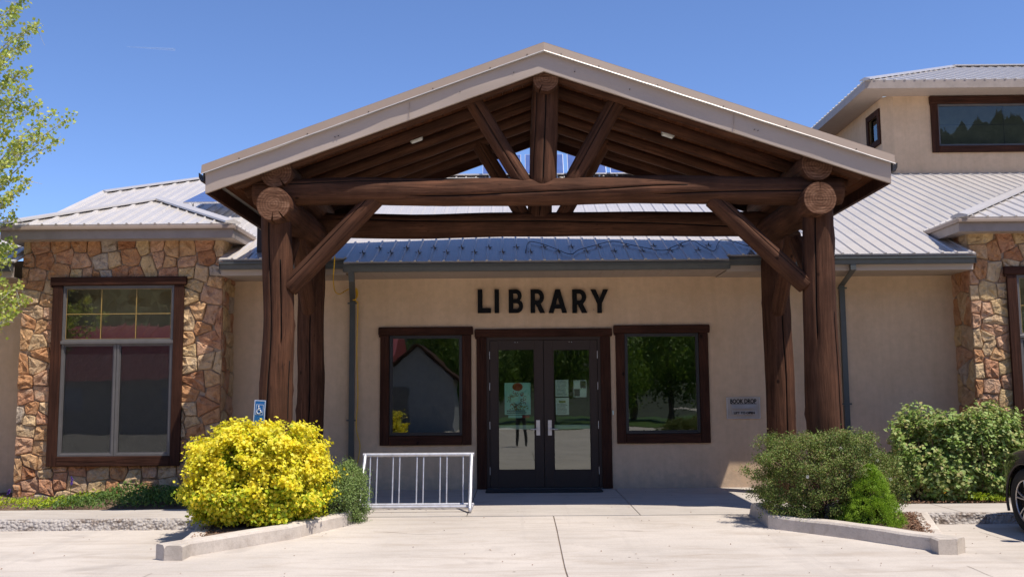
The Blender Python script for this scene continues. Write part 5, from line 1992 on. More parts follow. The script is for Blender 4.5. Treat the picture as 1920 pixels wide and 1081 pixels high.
fz0, fz1 = BD[2] + h_ * 0.2, BD[2] + h_ * 0.68
fl = MB().hexa([(fx0, -0.013, fz0), (fx1, -0.013, fz0), (fx1, -0.013, fz1), (fx0, -0.013, fz1)],
               [(fx0, -0.045, fz0), (fx1, -0.045, fz0), (fx1, -0.022, fz1), (fx0, -0.022, fz1)])
flp = fl.build('flap', M['steel'], bd)
MB().box(fx0 - 0.006, fx1 + 0.006, -0.0165, -0.0125, fz1 + 0.001, fz1 + 0.008).build('slot', M['blackprint'], bd)
MB().box(fx0 + 0.01, fx1 - 0.01, -0.075, -0.047, fz0 + h_ * 0.26, fz0 + h_ * 0.285).build('handle', M['steel'], flp)
text_obj('BOOK DROP', (BD[0] + BD[1]) / 2, -0.0135, BD[3] - h_ * 0.28, h_ * 0.27, M['black'], bd, width=w_ * 0.78)
text_obj('LIFT TO OPEN', (fx0 + fx1) / 2, -0.0465, fz0 + h_ * 0.03, h_ * 0.14, M['black'], bd, width=w_ * 0.62)
# little sensor by the door
c = U(1149.5, 773, D_W)
o = MB().box(c.x - 0.012, c.x + 0.012, -0.02, -0.001, c.z - 0.035, c.z + 0.035, 0, 0.004).build('door_bell', M['paperwhite'])
set_props(o, 'tiny pale bell push on the wall right of the door surround', 'bell push')
o = MB().box(DR[0] + 0.15, DR[1] - 0.2, -0.62, -0.16, 0.0, 0.014, 0, 0.004).build('door_mat', M['mat'])
set_props(o, 'thin dark doormat on the slab before the double doors', 'doormat')

# accessible parking sign
sp = U(486, 777, 12.3)
sg = thing('parking_sign', 'blue wheelchair parking sign on a post behind the yellow shrub', 'sign', (sp.x, sp.y, -0.1))
W2, H2 = 0.078, 0.23
tilt = Matrix.Translation(sp) @ Matrix.Rotation(R(3), 4, 'Y') @ Matrix.Rotation(R(-14), 4, 'Z')


def tb(mb, *args):
    k = len(mb.v)
    mb.box(*args)
    for i in range(k, len(mb.v)): mb.v[i] = tuple(tilt @ Vector(mb.v[i]))
    return mb


zc = -0.05
tb(MB(), -W2, W2, 0, 0.004, zc - H2, zc + H2, 0, 0.0).build('plate', M['signblue'], sg)
bw = MB()
for b in ((-W2 + 0.004, -W2 + 0.011, zc - H2 + 0.004, zc + H2 - 0.004), (W2 - 0.011, W2 - 0.004, zc - H2 + 0.004, zc + H2 - 0.004), (-W2 + 0.011, W2 - 0.011, zc + H2 - 0.011, zc + H2 - 0.004),
          (-0.05, -0.046, 0.0, 0.125), (0.046, 0.05, 0.0, 0.125), (-0.046, 0.046, 0.121, 0.125), (-0.046, 0.046, 0.0, 0.004)):
    dz = 0 if b[2] < -0.1 or abs(b[0]) > 0.06 else 0
    tb(bw, b[0], b[1], -0.0012, -0.0001, b[2] - (0.0 if abs(b[0]) > 0.052 or b[3] > 0.16 else 0.0), b[3])
bw.build('border', M['white'], sg)
wc = MB()
T = lambda u, v: tilt @ Vector((u, -0.002, v))
wc.tube([T(-0.014, 0.112), T(-0.014, 0.098)], 0.008, 8)
wc.tube([T(-0.015, 0.098), T(-0.012, 0.062), T(0.014, 0.060), T(0.024, 0.030), T(0.034, 0.034)], 0.0045, 6)
wc.tube([T(-0.014, 0.08), T(0.01, 0.079)], 0.004, 6)
wc.tube([T(-0.008 + 0.027 * math.cos(R(t)), 0.041 + 0.028 * math.sin(R(t))) for t in range(115, 361, 20)], 0.0042, 6)
wc.build('wheelchair_symbol', M['white'], sg)
MB().tube([tilt @ Vector((0, 0.02, 0.1)), (sp.x, sp.y + 0.02, -0.1)], 0.02, 8).build('post', M['galv'], sg)

# ------------------------------------------------------------------ bicycle rack
rk = thing('bicycle_rack', 'grey galvanised bicycle rack with upright bars left of the doors', 'bicycle rack', (U(780, 950, 13.4).x, Y_OF(13.4), Z_WALK))
DT, DBt = 13.62, 13.3
tl, tr_ = U(681, 853, DT), U(889, 850.5, DT)
zt = (tl.z + tr_.z) / 2
zg = -0.005
MB().tube([(tl.x, tl.y, zt), (tr_.x, tr_.y, zt)], 0.026, 12).build('top_rail', M['galv'], rk)
for xx in (tl.x + 0.03, tr_.x - 0.035):
    MB().tube(smooth_path([(xx, Y_OF(DT), zt), (xx, Y_OF(DT) - 0.03, zt - 0.03), (xx, Y_OF(DT) - 0.1, zt - 0.12), (xx, Y_OF(13.14), zg + 0.1), (xx, Y_OF(13.08), zg + 0.03), (xx, Y_OF(13.12), zg), (xx, Y_OF(13.5), zg), (xx, Y_OF(13.95), zg), ], 5), 0.024, 10).build('end_frame', M['galv'], rk)
for dd, zz in ((13.2, zg + 0.045), (13.48, zg + 0.045)):
    MB().tube([(tl.x - 0.0, Y_OF(dd), zz), (tr_.x + 0.0, Y_OF(dd), zz)], 0.022, 10).build('bottom_rail', M['galv'], rk)
bar = None
for px in (690, 703, 733.5, 746, 779, 791.5, 823.3, 836, 867):
    x = U(px, 900, 13.4).x
    if bar is None:
        bar = MB().tube([(x, Y_OF(DT), zt - 0.01), (x, Y_OF(13.5), zg + 0.05)], 0.0095, 8).build('bar', M['galv'], rk)
        bx = x
    else:
        o = bar.copy(); COL.objects.link(o); o.location = (x - bx, 0, 0)


# ------------------------------------------------------------------ vegetation
def clump_bush(name, label, cat, base, rad, hgt, leafsets, n_clumps, clump_r, stems=14, stem_mat=None, flat=0.0, seedv=0, zlow=0.12, lump=0.18, tips=None, group=None):
    """shrub: clumps of leaves spread over an uneven dome, twigs from the base to the clumps"""
    global NP
    NP = np.random.default_rng(seedv)
    e = thing(name, label, cat, base, group)
    bx, by, bz = base
    C_, Nn = [], []
    for i in range(n_clumps):
        u_ = NP.uniform(zlow, 1.0)
        ph = NP.uniform(0, 2 * math.pi)
        el = math.asin(max(-1, min(1, u_)))
        d = np.array([math.cos(el) * math.cos(ph), math.cos(el) * math.sin(ph), math.sin(el)])
        d = np.sign(d) * np.abs(d) ** 0.82
        k = 1 + lump * noise.noise(Vector(d * 2.3) + Vector((seedv, 0, 0))) * 1.6
        k *= NP.uniform(0.80, 1.02)
        C_.append([bx + rad[0] * d[0] * k, by + rad[1] * d[1] * k, max(bz + 0.06, bz + hgt * 0.47 + hgt * 0.52 * d[2] * k)])
        Nn.append(d)
    if tips:
        for t in tips:
            C_.append(list(t)); Nn.append([0, -0.3, 1])
    C_, Nn = np.array(C_), np.array(Nn)
    for (mat, cnt, size, kw, inner) in leafsets:
        idx = NP.integers(0, len(C_), cnt)
        if kw.get('low'):
            lowi = np.where(C_[:, 2] < bz + hgt * 0.42)[0]
            idx = lowi[NP.integers(0, len(lowi), cnt)]
            kw = {k: v for k, v in kw.items() if k != 'low'}
        p = C_[idx] + NP.normal(0, 1, (cnt, 3)) * clump_r * np.array([1, 1, 0.8])
        if inner:
            cc = np.array([bx, by, bz + hgt * 0.4])
            p = cc + (p - cc) * NP.uniform(inner[0], inner[1], (cnt, 1))
        p[:, 2] = np.maximum(p[:, 2], bz + 0.015)
        cc = np.array([bx, by, bz + hgt * 0.35])
        nn = unit(p - cc) * 0.7 + np.array([0.1, -0.1, 0.45])
        leaves('foliage', p, nn, size, mat, e, **kw)
    tw = MB()
    for i in range(stems):
        c = C_[NP.integers(0, len(C_))]
        a = np.array([bx + NP.uniform(-0.15, 0.15) * rad[0], by + NP.uniform(-0.15, 0.15) * rad[1], bz])
        m1 = a + (c - a) * 0.5 + np.array([0, 0, 0.12 * hgt])
        pp = smooth_path([a, m1, a + (c - a) * 0.97], 4)
        tw.tube(pp, 0.011, 5, r1=0.003, cap=False)
    tw.build('stems', stem_mat or M['twig'], e, recalc=False)
    return e


# yellow shrub, left island
yb = U(490, 900, 11.95)
clump_bush('yellow_shrub', 'big rounded bright yellow shrub in the left kerbed island', 'shrub', (yb.x, yb.y, -0.09), (0.755, 0.64), 1.19,
           [(M['leaf_yellow'], 42000, 0.043, dict(wid=0.9, spread=0.55), None),
            (M['leaf_lime'], 9000, 0.042, dict(wid=0.85, spread=0.6, low=True), (0.97, 1.03)),
            (M['leaf_lime'], 20000, 0.04, dict(wid=0.8, spread=0.9), (0.62, 0.97))],
           430, 0.05, stems=150, seedv=3, lump=0.24, zlow=-0.85, tips=[(yb.x + random.uniform(-0.74, 0.78), yb.y + random.uniform(-0.5, 0.3), random.uniform(0.45, 1.02) + 0.12 * random.random()) for _ in range(40)])
# small sage shrub behind it
sb = U(640, 905, 12.35)
clump_bush('green_shrub', 'low grey green shrub between the yellow shrub and the bicycle rack', 'shrub', (sb.x, sb.y, -0.09), (0.32, 0.34), 0.74,
           [(M['leaf_sage'], 18000, 0.025, dict(wid=0.45, spread=0.8), None), (M['leaf_sage'], 3000, 0.02, dict(wid=0.45, spread=0.8), (0.5, 0.9))],
           190, 0.045, stems=40, seedv=8, lump=0.25, zlow=-0.8)
# potentilla, right island
pb_ = U(1549, 890, 12.0)
pot = clump_bush('green_shrub', 'wide olive green shrub with a few white flowers in the right kerbed island', 'shrub', (pb_.x, pb_.y, -0.09), (0.84, 0.58), 1.12,
                 [(M['leaf_poten'], 70000, 0.024, dict(wid=0.5, spread=0.85), None), (M['leaf_poten'], 8000, 0.022, dict(wid=0.5, spread=0.9), (0.5, 0.9))],
                 560, 0.04, stems=110, seedv=14, lump=0.2, zlow=-0.85)
fl_ = MB()
for (px, py) in ((1514, 893), (1611, 843), (1633, 853), (1670, 898), (1645, 862), (1576, 840)):
    c = U(px, py, 11.5 if px < 1550 else 11.75)
    for k in range(5):
        a = 2 * math.pi * k / 5
        q = c + Vector((0.012 * math.cos(a), 0.0, 0.012 * math.sin(a)))
        fl_.hexa(disc(q.x, q.y - 0.002, q.z, 0.009, 0.009, 6), disc(q.x, q.y + 0.002, q.z, 0.009, 0.009, 6))
fl_.build('flowers', M['petal_white'], pot)
# dwarf spruce
ds = U(1634, 985, 11.5)
zt_ = U(1630, 876, 11.5).z
e = thing('dwarf_spruce', 'small bright green cone shaped spruce in the right kerbed island', 'tree', (ds.x, ds.y, -0.08))
NP = np.random.default_rng(5)
H_ = zt_ + 0.08
cl = []
for i in range(620):
    h = NP.uniform(0, 1) ** 1.35
    ph = NP.uniform(0, 2 * math.pi)
    rr = (1 - h) ** 0.66 * 0.325 * min(1, 0.8 + h * 2.5) + 0.02
    rr *= 1 + 0.38 * noise.noise(Vector((math.cos(ph) * 2.6, math.sin(ph) * 2.6, h * 7)))
    cl.append((ds.x + rr * math.cos(ph), ds.y + rr * math.sin(ph), -0.06 + h * H_))
cl = np.array(cl)
cnt = 52000
idx = NP.integers(0, len(cl), cnt)
p = cl[idx] + NP.normal(0, 1, (cnt, 3)) * 0.015
ax = np.array([ds.x, ds.y, 0])
outw = (p - ax) * np.array([1, 1, 0])
nn = unit(outw) + np.array([0, 0, 0.5])
V, Fc = leaf_arrays(p, np.cross(nn, NP.normal(0, 1, (cnt, 3))), 0.017, wid=0.28, fold=0.02, spread=0.3)
fastmesh('foliage', V, Fc, M['leaf_spruce'], e)
MB().tube([(ds.x, ds.y, -0.1), (ds.x, ds.y, H_ * 0.85)], 0.025, 8, r1=0.006).build('trunk', M['twig'], e)
inner = cl.copy(); inner[:, :2] = ax[:2] + (inner[:, :2] - ax[:2]) * 0.75
idx = NP.integers(0, len(cl), 12000)
leaves('foliage', inner[idx] + NP.normal(0, 1, (12000, 3)) * 0.02, NP.normal(0, 1, (12000, 3)), 0.03, M['leaf_spruce'], e, wid=0.3)


# right leafy shrub: whorled broad leaves, loose outline
def whorl_bush(name, label, base, segs_, seedv, mat, n_stems, leafsize):
    """segs_: list of (x,y,z) tips; stems go from base to the tips with leaf rosettes along them"""
    rng = np.random.default_rng(seedv)
    e = thing(name, label, 'shrub', base)
    P, Nr, tw = [], [], MB()
    for t in segs_:
        t = np.array(t)
        b = np.array(base) + np.array([(t[0] - base[0]) * 0.7 + rng.uniform(-0.1, 0.1), (t[1] - base[1]) * 0.6, 0])
        mid = b + (t - b) * 0.5 + np.array([rng.uniform(-0.05, 0.05), rng.uniform(-0.05, 0.05), 0.08])
        path = smooth_path([b, mid, t], 6)
        tw.tube(path, 0.010, 5, r1=0.003, cap=False)
        n = len(path)
        for k in range(2, n):
            q = np.array(path[k])
            f = k / (n - 1)
            for m_ in range(2 if f < 0.6 else 4):
                c = q + rng.normal(0, 0.05 + 0.015 * (1 - f), 3)
                d = unit((c - np.array([base[0], base[1], base[2] + 0.3]))[None, :])[0] * 0.6 + np.array([0, -0.15, 0.7])
                for w5 in range(6):
                    P.append(c + rng.normal(0, 0.028, 3)); Nr.append(d)
    global NP
    NP = rng
    leaves('foliage', np.array(P), np.array(Nr), leafsize, mat, e, wid=0.72, spread=0.45, fold=0.12)
    tw.build('stems', M['twig'], e, recalc=False)
    return e


rng = np.random.default_rng(21)
base = U(1800, 925, 14.4); base.z = -0.05
tips = []
outline = [(1672, 862), (1672, 800), (1690, 775), (1712, 764), (1745, 772), (1768, 784), (1790, 776), (1806, 762), (1830, 768), (1855, 758), (1875, 762), (1895, 775), (1912, 800), (1925, 830)]
for (px, py) in outline:
    for k in range(4):
        q = U(px + rng.uniform(-6, 10), py + rng.uniform(0, 26), 14.35 + rng.uniform(-0.35, 0.35))
        tips.append(tuple(q))
for k in range(170):
    px = rng.uniform(1675, 1925)
    top = np.interp(px, [o[0] for o in sorted(outline)], [o[1] for o in sorted(outline)])
    py = rng.uniform(top + 15, 915)
    tips.append(tuple(U(px, py, 13.95 + rng.uniform(0, 0.7))))
for k in range(46):
    tips.append(tuple(U(rng.uniform(1750, 1805), rng.uniform(785, 915), 13.95 + rng.uniform(0, 0.4))))
for k in range(40):
    tips.append((rng.uniform(7.3, 8.6), -1.9 + rng.uniform(-0.4, 0.5), rng.uniform(0.3, 1.25)))
whorl_bush('leafy_shrub', 'tall loose light green shrub against the wall left of the right stone bay', tuple(base), tips, 22, M['leaf_maple'], 60, 0.062)

# low plants in the left bed, in front of the stone bay
def ground_plants(name, label, xr, yr, count, hgt, seedv, dens=None, mat=None, size=0.06):
    rng = np.random.default_rng(seedv)
    n = count
    x = rng.uniform(*xr, n * 3); y = rng.uniform(*yr, n * 3)
    f = np.array([noise.noise(Vector((a * 1.5, b * 2, seedv))) for a, b in zip(x, y)])
    keep = f > rng.uniform(-0.5, 0.35, len(x))
    if dens is not None: keep &= rng.random(len(x)) < np.array([dens(a, b) for a, b in zip(x, y)])
    x, y, f = x[keep][:n], y[keep][:n], f[keep][:n]
    h = hgt * (0.4 + np.clip(f + 0.4, 0, 1)) * rng.uniform(0.2, 1, len(x))
    dn = np.array([dens(a, b) for a, b in zip(x, y)]) if dens is not None else 1
    p = np.stack([x, y, Z_WALK + 0.0 + h * dn], 1)
    nn = np.stack([rng.normal(0, 0.6, len(x)), rng.normal(0, 0.6, len(x)) - 0.4, np.full(len(x), 0.7)], 1)
    o = leaves(name, p, nn, size, mat or M['leaf_ground'], None, wid=0.3, spread=0.5)
    set_props(o, label, 'ground cover', kind='stuff')


ground_plants('ground_cover', 'low green plants in the bed below the left bay window', (-7.0, -3.2), (YB + 0.02, Y_BAY - 0.1), 6500, 0.19, 4,
              dens=lambda a, b: 0.25 + 0.75 * smooth(-6.6, -5.9, a) * (1 - 0.5 * smooth(-4.6, -3.9, a)))
ground_plants('ground_cover', 'sparse pale grass at the left end of the left bed', (-8.6, -6.2), (YB + 0.02, Y_BAY - 0.4), 1800, 0.12, 6, mat=M['leaf_lime'], size=0.05)
ground_plants('ground_cover', 'small yellow green plants along the front of the right bed', (6.2, 9.0), (YB + 0.02, YB + 0.25), 1500, 0.14, 9, mat=M['leaf_lime'], size=0.05)


def weed(px, py, D, h, mat, label, name='wildflower', n=12):
    b = U(px, py, D); z0 = Z_WALK
    e = thing(name, label, 'plant', (b.x, b.y, z0))
    MB().tube([(b.x, b.y, z0), (b.x + 0.01, b.y, z0 + h * 0.5), (b.x + 0.03, b.y, z0 + h)], 0.004, 5).build('stem', M['leaf_ground'], e)
    mb = MB()
    for k in range(n):
        t = 0.72 + 0.28 * k / n
        q = (b.x + 0.03 * t + random.uniform(-.012, .012), b.y - 0.01, z0 + h * t)
        mb.hexa(disc(q[0], q[1] - 0.004, q[2], 0.010, 0.012, 6), disc(q[0], q[1] + 0.004, q[2], 0.010, 0.012, 6))
    mb.build('flowers', mat, e)


weed(131, 925, 14.5, 0.40, M['petal_violet'], 'violet flower spike in front of the left bay stones')
weed(13, 935, 14.5, 0.22, M['petal_violet'], 'violet flower spike at the far left end of the bed')
weed(325, 948, 14.1, 0.12, M['petal_gold'], 'single orange flower low in the shade at the right of the left bed', n=5)
weed(1768, 930, 13.95, 0.18, M['petal_gold'], 'single orange flower at the foot of the leafy right shrub', n=5)

# boulder and pink flower in the right island
def boulder(c, r, label, seed, tall=1.0):
    bm = bmesh.new()
    bmesh.ops.create_icosphere(bm, subdivisions=3, radius=1)
    for v in bm.verts:
        n_ = noise.noise(v.co * 1.3 + Vector((seed, 0, 0)))
        v.co = v.co * (1 + 0.35 * n_)
        v.co = Vector((c[0] + v.co.x * r, c[1] + v.co.y * r * 0.8, c[2] + v.co.z * r * tall))
    me = bpy.data.meshes.new('boulder')
    bm.to_mesh(me); bm.free()
    me.materials.append(M['rock'])
    o = bpy.data.objects.new('boulder', me)
    COL.objects.link(o)
    set_props(o, label, 'rock')


q = U(1566, 955, 11.8)
boulder((q.x, q.y, 0.06), 0.12, 'grey upright rock under the wide olive shrub, left of the small spruce', 3, 1.5)
q = U(1553, 970, 11.72)
boulder((q.x, q.y, 0.02), 0.06, 'small pale rock leaning at the foot of the grey upright rock', 9, 1.2)
q = U(1567, 934, 11.62)
e = thing('pink_flower', 'small pink bloom in front of the grey upright rock', 'flower', (q.x, q.y, -0.05))
mb = MB()
for k in range(14):
    a, rr = random.uniform(0, 6.28), random.uniform(0, 0.026)
    c = (q.x + rr * math.cos(a), q.y + random.uniform(-0.02, 0.02), q.z + rr * math.sin(a))
    mb.hexa(disc(c[0], c[1] - 0.003, c[2], 0.009, 0.009, 6), disc(c[0], c[1] + 0.003, c[2], 0.009, 0.009, 6))
mb.build('petals', M['petal_pink'], e)
MB().tube([(q.x, q.y, -0.05), (q.x, q.y, q.z)], 0.004, 5).build('stem', M['leaf_ground'], e)
# small light plants round the rock
NP = np.random.default_rng(31)
q = U(1582, 955, 11.62)
pp = np.array([q.x, q.y, 0.06]) + NP.normal(0, 1, (380, 3)) * np.array([0.06, 0.05, 0.07])
pp[:, 2] = np.maximum(pp[:, 2], -0.03)
o = leaves('green_plant', pp, np.tile([0, -0.4, 0.8], (380, 1)), 0.026, M['leaf_maple'], None)
set_props(o, 'light green seedlings between the rock and the small spruce', 'ground cover', kind='stuff')


# aspen at the left edge: branches reach into the frame
def aspen():
    rng = np.random.default_rng(77)
    tx, ty = -8.3, Y_OF(14.45)
    e = thing('aspen_tree', 'pale green aspen tree at the left edge in front of the roof', 'tree', (tx, ty, -0.1))
    tr = MB()
    tr.tube(smooth_path([(tx, ty, -0.15), (tx - 0.05, ty, 2.5), (tx + 0.05, ty, 5.5), (tx, ty, 9.5)], 6), 0.11, 10, r1=0.02)
    tr.build('trunk', M['bark'], e)
    tw = MB()
    P = []
    spec = []
    for (px, py) in ((58, 0), (40, 18), (82, 46), (70, 52), (30, 40), (52, 82), (60, 84), (20, 100), (8, 120), (64, 135), (30, 140), (62, 170), (40, 165), (20, 160), (84, 195), (108, 212), (146, 216), (90, 235), (60, 200), (40, 220),
                     (118, 262), (100, 256), (70, 255), (40, 262), (14, 250), (50, 285), (26, 300), (36, 330), (12, 330), (50, 352), (22, 365), (60, 338), (10, 385), (28, 400), (20, 190), (10, 215),
                     (26, 452), (12, 462), (30, 462), (6, 470), (14, 488), (6, 492),
                     (10, 530), (44, 536), (60, 560), (36, 560), (20, 548), (12, 575), (30, 580), (8, 602), (22, 590)):
        spec.append((U(px - (9 if px > 40 else 3), py, 14.45 + rng.uniform(-0.45, 0.3)), 24 if py < 420 else 24))
    for k in range(95):   # crown outside the frame
        spec.append((Vector((tx + rng.normal(0, 0.55) - 0.5, ty + rng.normal(0, 0.8), rng.uniform(2.2, 9.6))), 26))
    for (t, n) in spec:
        zb = max(1.5, t.z - abs(t.x - tx) * 0.7 - 0.3)
        b = Vector((tx, ty, min(zb, 9)))
        m_ = b.lerp(t, 0.55) + Vector((0, 0, 0.1 + rng.uniform(-0.1, 0.1)))
        path = smooth_path([b, m_, t], 7)
        tw.tube(path, 0.016, 5, r1=0.003, cap=False)
        L = (t - b).length
        for i in range(6, len(path)):
            f = i / (len(path) - 1)
            cnt = int(n * (0.2 + 0.4 * f))
            for k in range(cnt):
                q = Vector(path[i]) + Vector(rng.normal(0, 0.075 - 0.035 * f, 3))
                P.append(q)
            if rng.random() < 0.5:
                d = Vector(rng.normal(0, 0.12, 3))
                tw.tube([path[i], Vector(path[i]) + d], 0.004, 4, r1=0.002, cap=False)
    tw.build('branches', M['bark'], e, recalc=False)
    global NP
    NP = rng
    P = np.array([tuple(p) for p in P])
    leaves('foliage', P, np.tile([0.1, -0.5, 0.3], (len(P), 1)), 0.054, M['leaf_aspen'], e, wid=0.9, spread=1.0, fold=0.08)


aspen()

# ------------------------------------------------------------------ parked car, nose to the kerb
def car():
    X0 = 5.89                   # left flank
    Wc = 1.9
    yn = Y_OF(12.62)            # nose
    e = thing('parked_car', 'dark suv at the right edge parked nose towards the building', 'car', (X0 + Wc / 2, yn - 2.2, Z_LOW))
    L = 4.7
    st = []   # stations from nose (s=0) to tail: (s, z_low, z_belt, z_top, inset_side, inset_top)
    prof = [(0.00, 0.45, 0.72, 0.80, 0.32, 0.5), (0.06, 0.28, 0.82, 0.90, 0.17, 0.4), (0.22, 0.2, 0.90, 0.98, 0.06, 0.32), (0.5, 0.18, 0.95, 1.03, 0.012, 0.28),
            (0.9, 0.18, 0.98, 1.07, 0.0, 0.25), (1.35, 0.2, 1.0, 1.14, 0.0, 0.24), (2.0, 0.2, 1.02, 1.58, 0.0, 0.30), (2.6, 0.2, 1.03, 1.66, 0.0, 0.28),
            (3.5, 0.2, 1.05, 1.64, 0.0, 0.28), (4.2, 0.2, 1.07, 1.52, 0.0, 0.3), (4.55, 0.22, 1.05, 1.2, 0.04, 0.3), (4.7, 0.35, 0.95, 1.0, 0.14, 0.36)]
    rings = []
    xc = X0 + Wc / 2
    for s, zl_, zb, zt2, ins, it in prof:
        hw = Wc / 2 - ins
        ht = Wc / 2 - max(it, ins + 0.05)
        half = [(hw * 0.93, zl_), (hw, zl_ + 0.12), (hw, zb - 0.22), (hw - 0.02, zb - 0.06), (hw - 0.07, zb), (ht, zt2 - 0.04), (ht - 0.1, zt2), (0.0, zt2 + 0.015)]
        ring = [(xc - a, yn - s, Z_LOW + z) for a, z in half] + [(xc + a, yn - s, Z_LOW + z) for a, z in reversed(half[:-1])]
        rings.append(ring)
    bm = bmesh.new()
    vv = [[bm.verts.new(p) for p in r] for r in rings]
    n = len(rings[0])
    for i in range(len(rings) - 1):
        for k in range(n):
            bm.faces.new((vv[i][k], vv[i][(k + 1) % n], vv[i + 1][(k + 1) % n], vv[i + 1][k]))
    bm.faces.new(vv[0]); bm.faces.new(list(reversed(vv[-1])))
    bmesh.ops.recalc_face_normals(bm, faces=bm.faces)
    me = bpy.data.meshes.new('body')
    bm.to_mesh(me); bm.free()
    body = bpy.data.objects.new('body', me)
    me.materials.append(M['carpaint'])
    COL.objects.link(body)
    adopt(body, e)
    md = body.modifiers.new('sub', 'SUBSURF'); md.levels = md.render_levels = 3
    for p_ in me.polygons: p_.use_smooth = True
    # wheel wells by boolean, cylinder cutters applied at once
    wheels = [0.83, 3.72]
    rW = 0.375
    for s in wheels:
        for sgn in (-1, 1):
            bmc = bmesh.new()
            bmesh.ops.create_cone(bmc, cap_ends=True, segments=40, radius1=rW + 0.05, radius2=rW + 0.05, depth=0.34)
            mc = bpy.data.meshes.new('c'); 
            Mx = Matrix.Translation((xc + sgn * (Wc / 2 - 0.09), yn - s, Z_LOW + rW)) @ Matrix.Rotation(math.pi / 2, 4, 'Y')
            bmc.transform(Mx); bmc.to_mesh(mc); bmc.free()
            mc.materials.append(M['rubber'])
            co_ = bpy.data.objects.new('c', mc); COL.objects.link(co_)
            b_ = body.modifiers.new('b', 'BOOLEAN'); b_.operation = 'DIFFERENCE'; b_.object = co_; b_.solver = 'EXACT'
    bpy.context.view_layer.update()
    dg = bpy.context.evaluated_depsgraph_get()
    nm = bpy.data.meshes.new_from_object(body.evaluated_get(dg))
    body.modifiers.clear()
    body.data = nm
    nm.materials.clear(); nm.materials.append(M['carpaint'])
    for o in [o for o in bpy.data.objects if o.name.startswith('c') and o.type == 'MESH' and o.name.split('.')[0] == 'c']:
        bpy.data.objects.remove(o)
    for p_ in nm.polygons: p_.use_smooth = True
    try:
        nm.set_sharp_from_angle(angle=R(40))
    except Exception: pass
    # wheels
    for s in wheels:
        for sgn in (-1, 1):
            cx_ = xc + sgn * (Wc / 2 - 0.115)
            cy, cz = yn - s, Z_LOW + rW
            prof = [(0.245, -0.11), (0.30, -0.115), (0.355, -0.105), (0.375, -0.085), (0.378, 0.0), (0.375, 0.085), (0.355, 0.105), (0.30, 0.115), (0.245, 0.11)]
            nseg = 44
            mb = MB()
            vs = []
            for k in range(nseg):
                a = 2 * math.pi * k / nseg
                for r_, x_ in prof:
                    vs.append((cx_ + x_, cy + r_ * math.cos(a), cz + r_ * math.sin(a)))
            m_ = len(prof)
            fs = []
            for k in range(nseg):
                for j in range(m_):
                    k2 = (k + 1) % nseg; j2 = (j + 1) % m_
                    fs.append((k * m_ + j, k * m_ + j2, k2 * m_ + j2, k2 * m_ + j))
            mb.add(vs, fs, 0, True)
            wh = mb.build('wheel', M['rubber'], e)
            rim = MB()
            xo = cx_ + sgn * 0.105
            for r0_, r1_, x0_, x1_ in ((0.232, 0.25, 0.0, -0.02),):
                ring = [(xo - sgn * 0.01, cy + 0.242 * math.cos(2 * math.pi * k / 48), cz + 0.242 * math.sin(2 * math.pi * k / 48)) for k in range(49)]
                rim.tube(ring, 0.012, 8, cap=False)
            for k in range(5):
                for dl in (-0.17, 0.17):
                    a = 2 * math.pi * k / 5 + 0.3
                    b = a + dl
                    rim.tube([(xo - sgn * 0.03, cy + 0.05 * math.cos(a + dl * 0.5), cz + 0.05 * math.sin(a + dl * 0.5)), (xo - sgn * 0.015, cy + 0.15 * math.cos(a + dl * 0.9), cz + 0.15 * math.sin(a + dl * 0.9)), (xo - sgn * 0.012, cy + 0.238 * math.cos(b), cz + 0.238 * math.sin(b))], 0.012, 6)
            rim.tube([(xo - sgn * 0.05, cy, cz), (xo - sgn * 0.01, cy, cz)], 0.045, 16)
            rim.build('rim', M['alloy'], wh)
            db = MB().tube([(xo - sgn * 0.12, cy, cz), (xo - sgn * 0.06, cy, cz)], 0.235, 32)
            db.build('brake_disc', M['darkgutter'], wh)
    # dark wheel arch lips, side glass, lights
    for sgn in (-1, 1):
        xs = xc + sgn * (Wc / 2 + 0.004)
        for s in wheels:
            pts = [(xs - sgn * 0.01, yn - s + (rW + 0.06) * math.cos(R(t)), Z_LOW + rW + (rW + 0.06) * math.sin(R(t))) for t in range(-20, 201, 10)]
            MB().tube(pts, 0.018, 6).build('arch_trim', M['darkgutter'], e)
        gl = MB()
        xa, xb = xc + sgn * (Wc / 2 - 0.075), xc + sgn * (Wc / 2 - 0.235)
        gl.hexa([(xa, yn - 1.75, Z_LOW + 1.06), (xa, yn - 4.0, Z_LOW + 1.08), (xb, yn - 3.8, Z_LOW + 1.48), (xb - sgn * 0.0, yn - 2.1, Z_LOW + 1.5)],
                [(xa + sgn * 0.02, yn - 1.75, Z_LOW + 1.06), (xa + sgn * 0.02, yn - 4.0, Z_LOW + 1.08), (xb + sgn * 0.02, yn - 3.8, Z_LOW + 1.48), (xb + sgn * 0.02, yn - 2.1, Z_LOW + 1.5)])
        gl.build('side_window', M['carglass'], e)
        MB().box(xc + sgn * 0.88, xc + sgn * 1.05, yn - 1.75, yn - 1.62, Z_LOW + 1.06, Z_LOW + 1.2, 0, 0.03).build('mirror', M['carpaint'], e)
        MB().box(xc + sgn * 0.5, xc + sgn * 0.74, yn - 0.12, yn - 0.04, Z_LOW + 0.66, Z_LOW + 0.76, 0, 0.02).build('headlight', M['lens'], e)


car()


